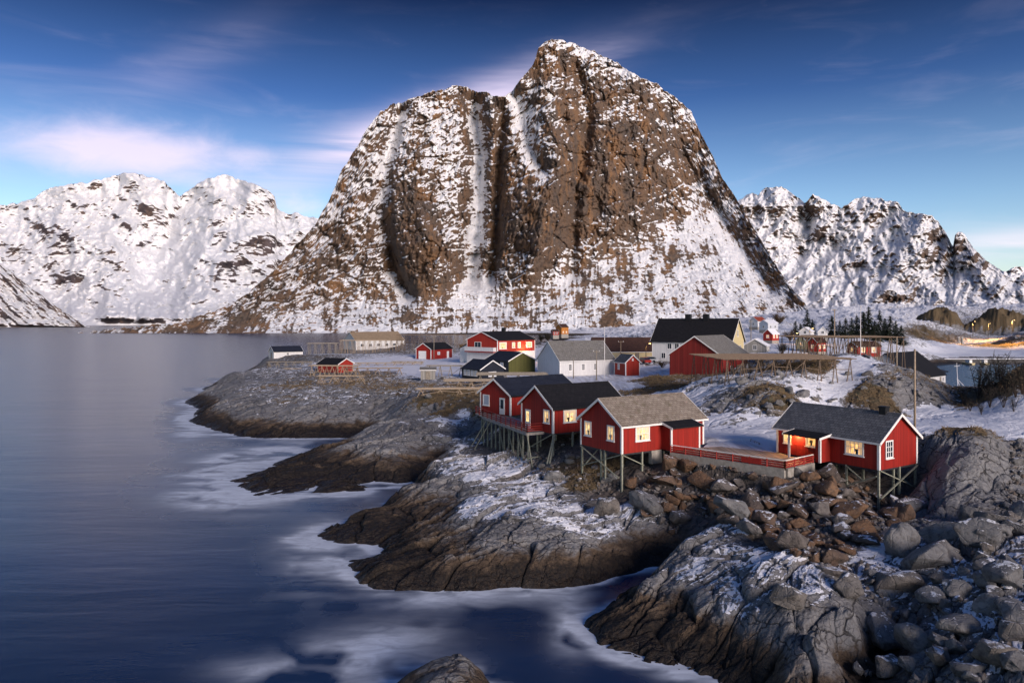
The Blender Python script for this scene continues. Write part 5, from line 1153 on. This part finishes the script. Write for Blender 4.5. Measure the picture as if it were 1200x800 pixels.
# big ones one can point to
BIG = [(860, 606, 27, 22, 'grey', 'large pale grey boulder at the foot of the rubble slope, above the channel'), (917, 578, 19, 14, 'brown', 'large orange brown boulder below the corner of the red railing'),
       (967, 606, 20, 15, 'brown', 'largest reddish brown boulder in the middle of the rubble slope'), (712, 598, 22, 17, 'grey', 'rounded tan boulder below the front stilts of the stone roofed cabin'),
       (763, 603, 30, 16, 'grey', 'long grey slab with snow along its top, right of the tan boulder'), (648, 562, 15, 9, 'grey', 'low grey boulder under the stilts of the black roofed cabin'),
       (1066, 640, 30, 32, 'grey', 'tall rounded grey boulder with snow, below the right end of the dark slate cabin'), (1000, 700, 24, 17, 'grey', 'snow streaked grey boulder above the bottom right rock dome'),
       (1112, 655, 26, 20, 'grey', 'grey boulder at the foot of the tall outcrop'), (1157, 640, 30, 24, 'grey', 'big grey boulder with snowy crown near the right edge'), (1185, 690, 26, 24, 'grey', 'grey boulder at the right edge, below the snowy crowned one'),
       (1100, 712, 22, 17, 'grey', 'squarish grey boulder in the stony gully at bottom right'), (930, 716, 26, 18, 'grey', 'broad grey boulder capping the bottom right rock'), (1045, 700, 17, 12, 'grey', 'smaller grey boulder beside the dark gully'),
       (1010, 622, 14, 10, 'brown', 'brown boulder beside the front stilt of the dark slate cabin'), (905, 625, 16, 11, 'brown', 'tawny boulder at the lower edge of the rubble'), (940, 560, 12, 9, 'grey', 'pale boulder with snow just below the corner of the retaining wall'),
       (1075, 600, 22, 14, 'grey', 'grey rock with thin snow beside the right hand stilts')]
for px, py, rx_, rz_, kd, lab in BIG:
    x, y = spot(px, py + rz_ * .35); s_ = y / F
    boulder(x, y + rx_ * s_ * .5, rx_ * s_, rx_ * s_ * .9, rz_ * s_ * 1.25, kd, lab, None, .22, random.uniform(-.4, .4), .2)
RUB = [(775,548),(800,543),(860,556),(921,570),(952,556),(1000,560),(1030,588),(1074,580),(1072,602),(1040,628),(1000,648),(985,676),(940,655),(880,628),(850,612),(806,602),(790,632),(772,612),(742,590),(730,572),(750,556)]
scatter(RUB, 215, .36, 1.7, 'brown', 'rough brown boulder in the rubble slope below the red railing', 'brown boulders of the rubble slope', .82, .26, 3)
scatter([(1005,655),(1060,690),(1120,610),(1200,600),(1200,800),(1000,800),(1030,740)], 55, .45, 1.7, 'grey', 'grey stone in the stony gully at bottom right', 'grey stones of the gully', 1.1, .3, 5)
scatter([(1183,520),(1200,515),(1200,615),(1180,610)], 16, .3, .7, 'grey', 'grey stone in the dark cleft right of the tall outcrop', 'grey stones of the cleft', 1.0, .3, 6)
scatter([(575,515),(640,515),(700,540),(735,560),(700,575),(640,560),(600,545)], 26, .25, .7, 'grey', 'grey stone under the stilts of the red cabins', 'stones under the stilts', 1.1, .3, 7)

scatter([(825,448),(880,444),(950,432),(1000,440),(1060,432),(1100,450),(1100,470),(1000,478),(870,488),(830,484)], 46, .4, 1.5, 'grey', 'dark rock poking out of the snowy hill below the fish racks', 'rocks on the snowy hill', 1.2, .42, 12)
scatter([(470,452),(560,448),(580,468),(560,490),(500,486)], 14, .4, 1.1, 'grey', 'grey rock in the grassy gully left of the wooden deck', 'rocks in the grassy gully', 1.3, .42, 13)
# small broken stone filling the gaps
rn = random.Random(9); gv, gf = [], []
_ico = bmesh.new(); bmesh.ops.create_icosphere(_ico, subdivisions=1, radius=1); _iv = [v.co.copy() for v in _ico.verts]; _if = [[v.index for v in f.verts] for f in _ico.faces]; _ico.free()
GUL = [(1005,655),(1060,690),(1120,610),(1200,560),(1200,800),(1000,800),(1030,740)]
for poly_, cnt in ((RUB, 1000), (GUL, 260), ([(1183,515),(1200,512),(1200,615),(1180,610)], 120), ([(575,520),(640,520),(735,560),(720,590),(640,562),(600,548)], 220)):
    k_ = 0; xs = [p_[0] for p_ in poly_]; ys = [p_[1] for p_ in poly_]
    while k_ < cnt:
        px, py = rn.uniform(min(xs), max(xs)), rn.uniform(min(ys), max(ys))
        if not inpoly(px, py, poly_): continue
        k_ += 1; x, y = spot(px, py); r_ = rn.uniform(.06, .24); z = ground(x, y) + r_ * .2
        m3 = Matrix.Rotation(rn.uniform(0, 6.28), 3, Vector((rn.gauss(0, 1), rn.gauss(0, 1), rn.gauss(0, 1))).normalized()); n_ = len(gv)
        sc3 = (rn.uniform(.7, 1.3), rn.uniform(.6, 1.0), rn.uniform(.4, .8))
        for v in _iv:
            w_ = m3 @ Vector((v.x * sc3[0], v.y * sc3[1], v.z * sc3[2])) * r_ * rn.uniform(.8, 1.15); gv.append((x + w_.x, y + w_.y, z + w_.z))
        gf += [[i + n_ for i in f] for f in _if]
me = bpy.data.meshes.new('gravel'); me.from_pydata(gv, [], gf); me.update()
m_grav, t, b = material('broken_stone'); gp = t.new('ShaderNodeNewGeometry').outputs['Position']; gn = t.noise(gp, 1.7, 5, .7)
t.put(b.inputs['Base Color'], t.mix(t.ss(gn, .35, .65), (.10, .075, .058), (.20, .19, .185))); b.inputs['Roughness'].default_value = .9
o = link('gravel', me, m_grav); o['kind'] = 'stuff'

# ------------------------------------------------------------------ harbour
def boat(px, Y, rz, label, L=5.2):
    x, y = at(px, Y); o = thing('motor_boat', label, 'boat', (x, y, 0), rz, 'boats moored along the quay')
    W2 = L * .17; secs = [(-L / 2, W2 * .85, .75), (-L * .2, W2, .72), (L * .15, W2 * .95, .8), (L * .36, W2 * .6, .95), (L / 2, .03, 1.15)]
    vs = []; fs = []
    for (xx, w_, zz) in secs: vs += [(xx, -w_, zz), (xx, -w_ * .7, -.25), (xx, w_ * .7, -.25), (xx, w_, zz)]
    for i in range(len(secs) - 1):
        for k in range(4): a = i * 4 + k; b_ = i * 4 + (k + 1) % 4; fs.append((a, b_, b_ + 4, a + 4))
    fs += [(0, 1, 2, 3), tuple(len(vs) - 4 + k for k in (3, 2, 1, 0))]
    MB().poly(vs, fs).build('hull', M['cream'], o)
    MB().box(-L * .28, L * .1, -W2 * .62, W2 * .62, .72, 2.0).build('cabin', M['trim'], o); MB().box(-L * .3, L * .13, -W2 * .68, W2 * .68, 2.003, 2.1).build('cabin_roof', M['greyb'], o)
    MB().box(L * .1 - .0, L * .1 + .03, -W2 * .5, W2 * .5, 1.25, 1.8).build('window', M['glass'], o); MB().tube((-L * .1, 0, 2.1), (-L * .1, 0, 3.6), .05, .03, 6).build('mast', M['whitepole'], o)
    return o
boat(1134, 300, R(100), 'left of the two small pale boats moored below the snowy quay', 6)
boat(1153, 300, R(80), 'right of the two small pale boats moored below the snowy quay', 6)
x, y = at(1123, 181); o = thing('dock', 'snow covered wooden dock reaching into the small harbour', 'dock', (x, y, 0), R(8))
MB().box(-5.2, 4.6, -7, 5, .95, 1.2).build('deck_board', M['snowroof'], o); MB().box(-5.3, 4.7, -7.1, 5.1, .7, .947).build('joist', M['pole'], o)
for i in range(4):
    for j in (-6.6, -1, 4.6): MB().tube((-4.8 + 3 * i, j, -3), (-4.8 + 3 * i, j, .7), .14, .14, 7).build('post', M['pole'], o)
x, y = at(1122.5, 184); o = thing('mast', 'slim white mast with slanting stays on the dock', 'mast', (x, y, 1.2))
MB().tube((0, 0, 0), (-.3, 0, 6.2), .09, .06, 8).build('pole', M['whitepole'], o); MB().tube((-.25, 0, 2.2), (1.8, -.2, .0), .06, .05, 6).build('stay', M['whitepole'], o); MB().tube((-.12, 0, 2.0), (.8, .3, 0), .06, .05, 6).build('stay', M['whitepole'], o); MB().tube((-.9, 0, 5.3), (.5, 0, 5.5), .05, .05, 6).build('crossarm', M['whitepole'], o)
for px in (1123.5, 1127.5):
    x, y = at(px, 470); z = ground(x, y); o = thing('gate_post', 'pale post at the gap between the two knolls, ' + ('left' if px < 1125 else 'right') + ' of the pair', 'post', (x, y, z), 0, 'pale posts in the gap')
    MB().box(-.5, .5, -.5, .5, -.5, 4.2).build('pillar', M['concrete'], o); MB().box(-.6, .6, -.6, .6, 4.203, 4.45).build('cap', M['trim'], o)
# quay edge
x, y = at(1140, 309); o = thing('quay', 'dark stone quay wall below the snowy shore of the harbour', 'quay', (x, y, 0))
MB().box(-16, 24, 0, 4, -3, 1.7).build('wall', M['dark'], o); MB().box(-16.1, 24.1, -.1, 5, 1.703, 1.95).build('quay_edge', M['snowroof'], o)
# parked cars
def car(px, Y, rz, mat, label):
    x, y = at(px, Y); z = ground(x, y); o = thing('parked_car', label, 'car', (x, y, z), rz, 'parked cars')
    MB().extrude([(-2.1, .35), (2.1, .35), (2.15, .75), (1.3, .92), (-1.9, .95), (-2.15, .8)], -.85, .85).build('body', mat, o)
    MB().extrude([(-1.7, .953), (1.0, .923), (.45, 1.42), (-1.2, 1.45)], -.74, .74).build('cabin', M['glass'], o); MB().box(-.72, .72, -1.2, .45, 1.452, 1.50).build('roof', mat, o)
    for sx_ in (-.85, .85):
        for yy in (-1.3, 1.3): MB().tube((sx_ - .1, yy, .33), (sx_ + .1, yy, .33), .33, .33, 12).build('wheel', M['black'], o)
    return o
carp = plain('car_paint_red', (.35, .03, .02), .3, .05); carw = plain('car_paint_pale', (.5, .52, .55), .3, .05)
car(754.5, 176, R(20), carp, 'red car parked right of the tiny red shed'); car(761, 180, R(70), carw, 'pale car parked under the slope of the big white house')

# ------------------------------------------------------------------ trees and shrubs
m_leaf = plain('conifer_foliage', (.020, .030, .016), .8, .5, .8); m_bush = plain('brown_twigs', (.085, .055, .03), .9, .5, 2); m_bark = plain('bark', (.07, .05, .04), .9, .3, 4); m_bushd = plain('dark_twigs', (.03, .028, .022), .9, .5, 2); m_gold = plain('golden_grass', (.20, .12, .04), .9, .4, 2)
def conifer_meshes(seed):
    rn = random.Random(seed); v = MB()
    for i in range(520):
        h = rn.random() ** 1.25; r_ = (1 - h) * .27 * rn.uniform(.25, 1.05) + .015; a = rn.uniform(0, 6.28); z = .10 + .90 * h
        c = Vector((math.cos(a) * r_, math.sin(a) * r_, z - r_ * .35)); s_ = .055 * rn.uniform(.6, 1.3) * (1.15 - .6 * h)
        d = Vector((math.cos(a), math.sin(a), -.45)).normalized() * s_ * 1.5; w_ = Vector((-math.sin(a), math.cos(a), rn.uniform(-.4, .4))) * s_ * .8
        v.poly([c - d * .6 - w_ * .5, c - d * .6 + w_ * .5, c + d + w_ * .2, c + d - w_ * .2], [(0, 1, 2, 3)])
    return v
cprot = []
for s_ in range(4):
    o = thing('conifer_tree', 'dark conifer in the clump behind the far fish rack', 'tree', (0, 0, 0), 0, 'conifers behind the far rack')
    MB().tube((0, 0, -.08), (0, 0, .93), .02, .004, 6).build('trunk', m_bark, o); conifer_meshes(s_).build('crown', m_leaf, o); cprot.append(o)
_TR = [(938,22),(946,27),(952,20),(975,20),(984,26),(991,24),(998,30),(1004,22),(1012,34),(1018,30),(1025,36),(1031,33),(1037,30),(1043,26),(1050,24),(1056,20),(968,16),(932,16)]
_n = 0
for i, (px, hp) in enumerate(_TR):
    Y = 330 + 12 * ((i * 7) % 5); x, y = at(px, Y); z = ground(x, y); s_ = hp * Y / F * .95
    o = cprot[i] if i < 4 else dup(cprot[i % 4], (0, 0, 0))
    o.location = (x, y, z - .2); s_ *= (.8, 1.15, .95, 1.25, .7, 1.05)[i % 6]; w_ = s_ * (1.5, 1.1, 1.3, 1.7, 1.2)[i % 5]; o.scale = (w_, w_, s_); o.rotation_euler = (0, 0, i * 1.3)
def shrub(px, py, hp, label, mat, Y=None, group=None, dens=1.0, name='bare_shrub', cat='shrub', seed=0, wide=.8):
    x, y = spot(px, py, 40) if Y is None else at(px, Y); z = ground(x, y); h = hp * y / F
    rn = random.Random(seed * 31 + int(px)); o = thing(name, label, cat, (x, y, z), 0, group)
    st, tw = MB(), MB(); rr = max(.012 * h, y * .00022)
    for i in range(int(7 * dens)):
        a = rn.uniform(0, 6.28); tip = Vector((math.cos(a) * h * rn.uniform(.1, .5) * wide, math.sin(a) * h * rn.uniform(.1, .5) * wide, h * rn.uniform(.6, 1)))
        st.tube((0, 0, -.2), tip * .55 + Vector((0, 0, h * .05)), rr, rr * .7, 4); st.tube(tip * .55 + Vector((0, 0, h * .05)), tip, rr * .7, rr * .3, 4)
        for k in range(int(9 * dens)):
            q = tip * rn.uniform(.3, .95); d = Vector((rn.gauss(0, 1), rn.gauss(0, 1), rn.uniform(.2, 1.4))).normalized() * h * rn.uniform(.12, .32)
            tw.tube(q, q + d, rr * .5, rr * .25, 3)
    st.build('stem', m_bark, o); tw.build('twigs', mat, o)
    return o
for i, (px, py, hp) in enumerate([(1146,468,46),(1130,474,22),(1155,466,32),(1165,464,38),(1172,458,44),(1180,462,40),(1190,466,34),(1198,462,46),(1137,482,16),(1160,478,24),(1176,478,26),(1188,482,18),(1150,486,14)]):
    shrub(px, py, hp, 'bare dark shrub on the slope right of the harbour dock' if i else 'tall thin bare shrub standing out against the harbour water', m_bushd, None, 'bare shrubs by the harbour' if i else None, 1.6, seed=i)
shrub(913, 372, 13, 'round dark bush on the lower right foot of the big mountain', m_bush, 520, None, 4, 'bush', seed=3, wide=1.5)
shrub(545, 403, 16, 'yellow brown bush left of the two storey red and white house', m_gold, 235, None, 3.5, 'bush', seed=4, wide=1.3)
shrub(926, 391, 12, 'purple brown bush above the yellow house', m_bush, 320, None, 3.5, 'bush', seed=5, wide=1.6)
shrub(916, 412, 13, 'black bush right of the grey cottage', m_bushd, 200, None, 3.5, 'bush', seed=6, wide=1.5)
shrub(776, 427, 8, 'low brown bush at the corner of the big white house', m_bush, 166, None, 3, 'bush', seed=7, wide=1.6)
shrub(642, 390, 12, 'dark leafless tree left of the ochre house', m_bushd, 600, None, 3, 'bare_tree', 'tree', seed=8)
shrub(634, 391, 10, 'small dark leafless tree farthest left beside the ochre house', m_bushd, 600, None, 3, 'bare_tree', 'tree', seed=9)

# ------------------------------------------------------------------ dry grass tufts
rn = np.random.RandomState(5); V, Fc = [], []
m_grass, t, b = material('dry_grass'); gp = t.new('ShaderNodeNewGeometry').outputs['Position']
t.put(b.inputs['Base Color'], t.mix(t.ss(t.noise(gp, .9, 5, .7), .35, .65), (.10, .068, .036), (.20, .145, .08))); b.inputs['Roughness'].default_value = .9
cand = np.argwhere((grassm > .42) & (TY < 210) & (TZ > 2.0)); wgt = grassm[cand[:, 0], cand[:, 1]] * np.minimum(TY[cand[:, 0], cand[:, 1]] / 60, 3) ** 1.5
pick = cand[rn.choice(len(cand), 12000, p=wgt / wgt.sum())]
nz_ = fbm(TX / 3, TY / 3, 3, 201)
for i, j in pick:
    if nz_[i, j] < -.15: continue
    x, y, z = TX[i, j], TY[i, j], TZ[i, j]; hh = rn.uniform(.14, .34) * (1 + y / 600)
    for k in range(5):
        a = rn.uniform(0, 6.28); w_ = .02 + y * .00022; bx, by = x + rn.normal(0, .12), y + rn.normal(0, .12); lx, ly = math.cos(a) * hh * .7, math.sin(a) * hh * .7
        n_ = len(V); V += [(bx - w_, by, z - .05), (bx + w_, by, z - .05), (bx + lx, by + ly, z + hh * rn.uniform(.5, 1))]; Fc.append((n_, n_ + 1, n_ + 2))
me = bpy.data.meshes.new('dry_grass'); me.from_pydata(V, [], Fc); me.update(); o = link('dry_grass', me, m_grass); o['kind'] = 'stuff'
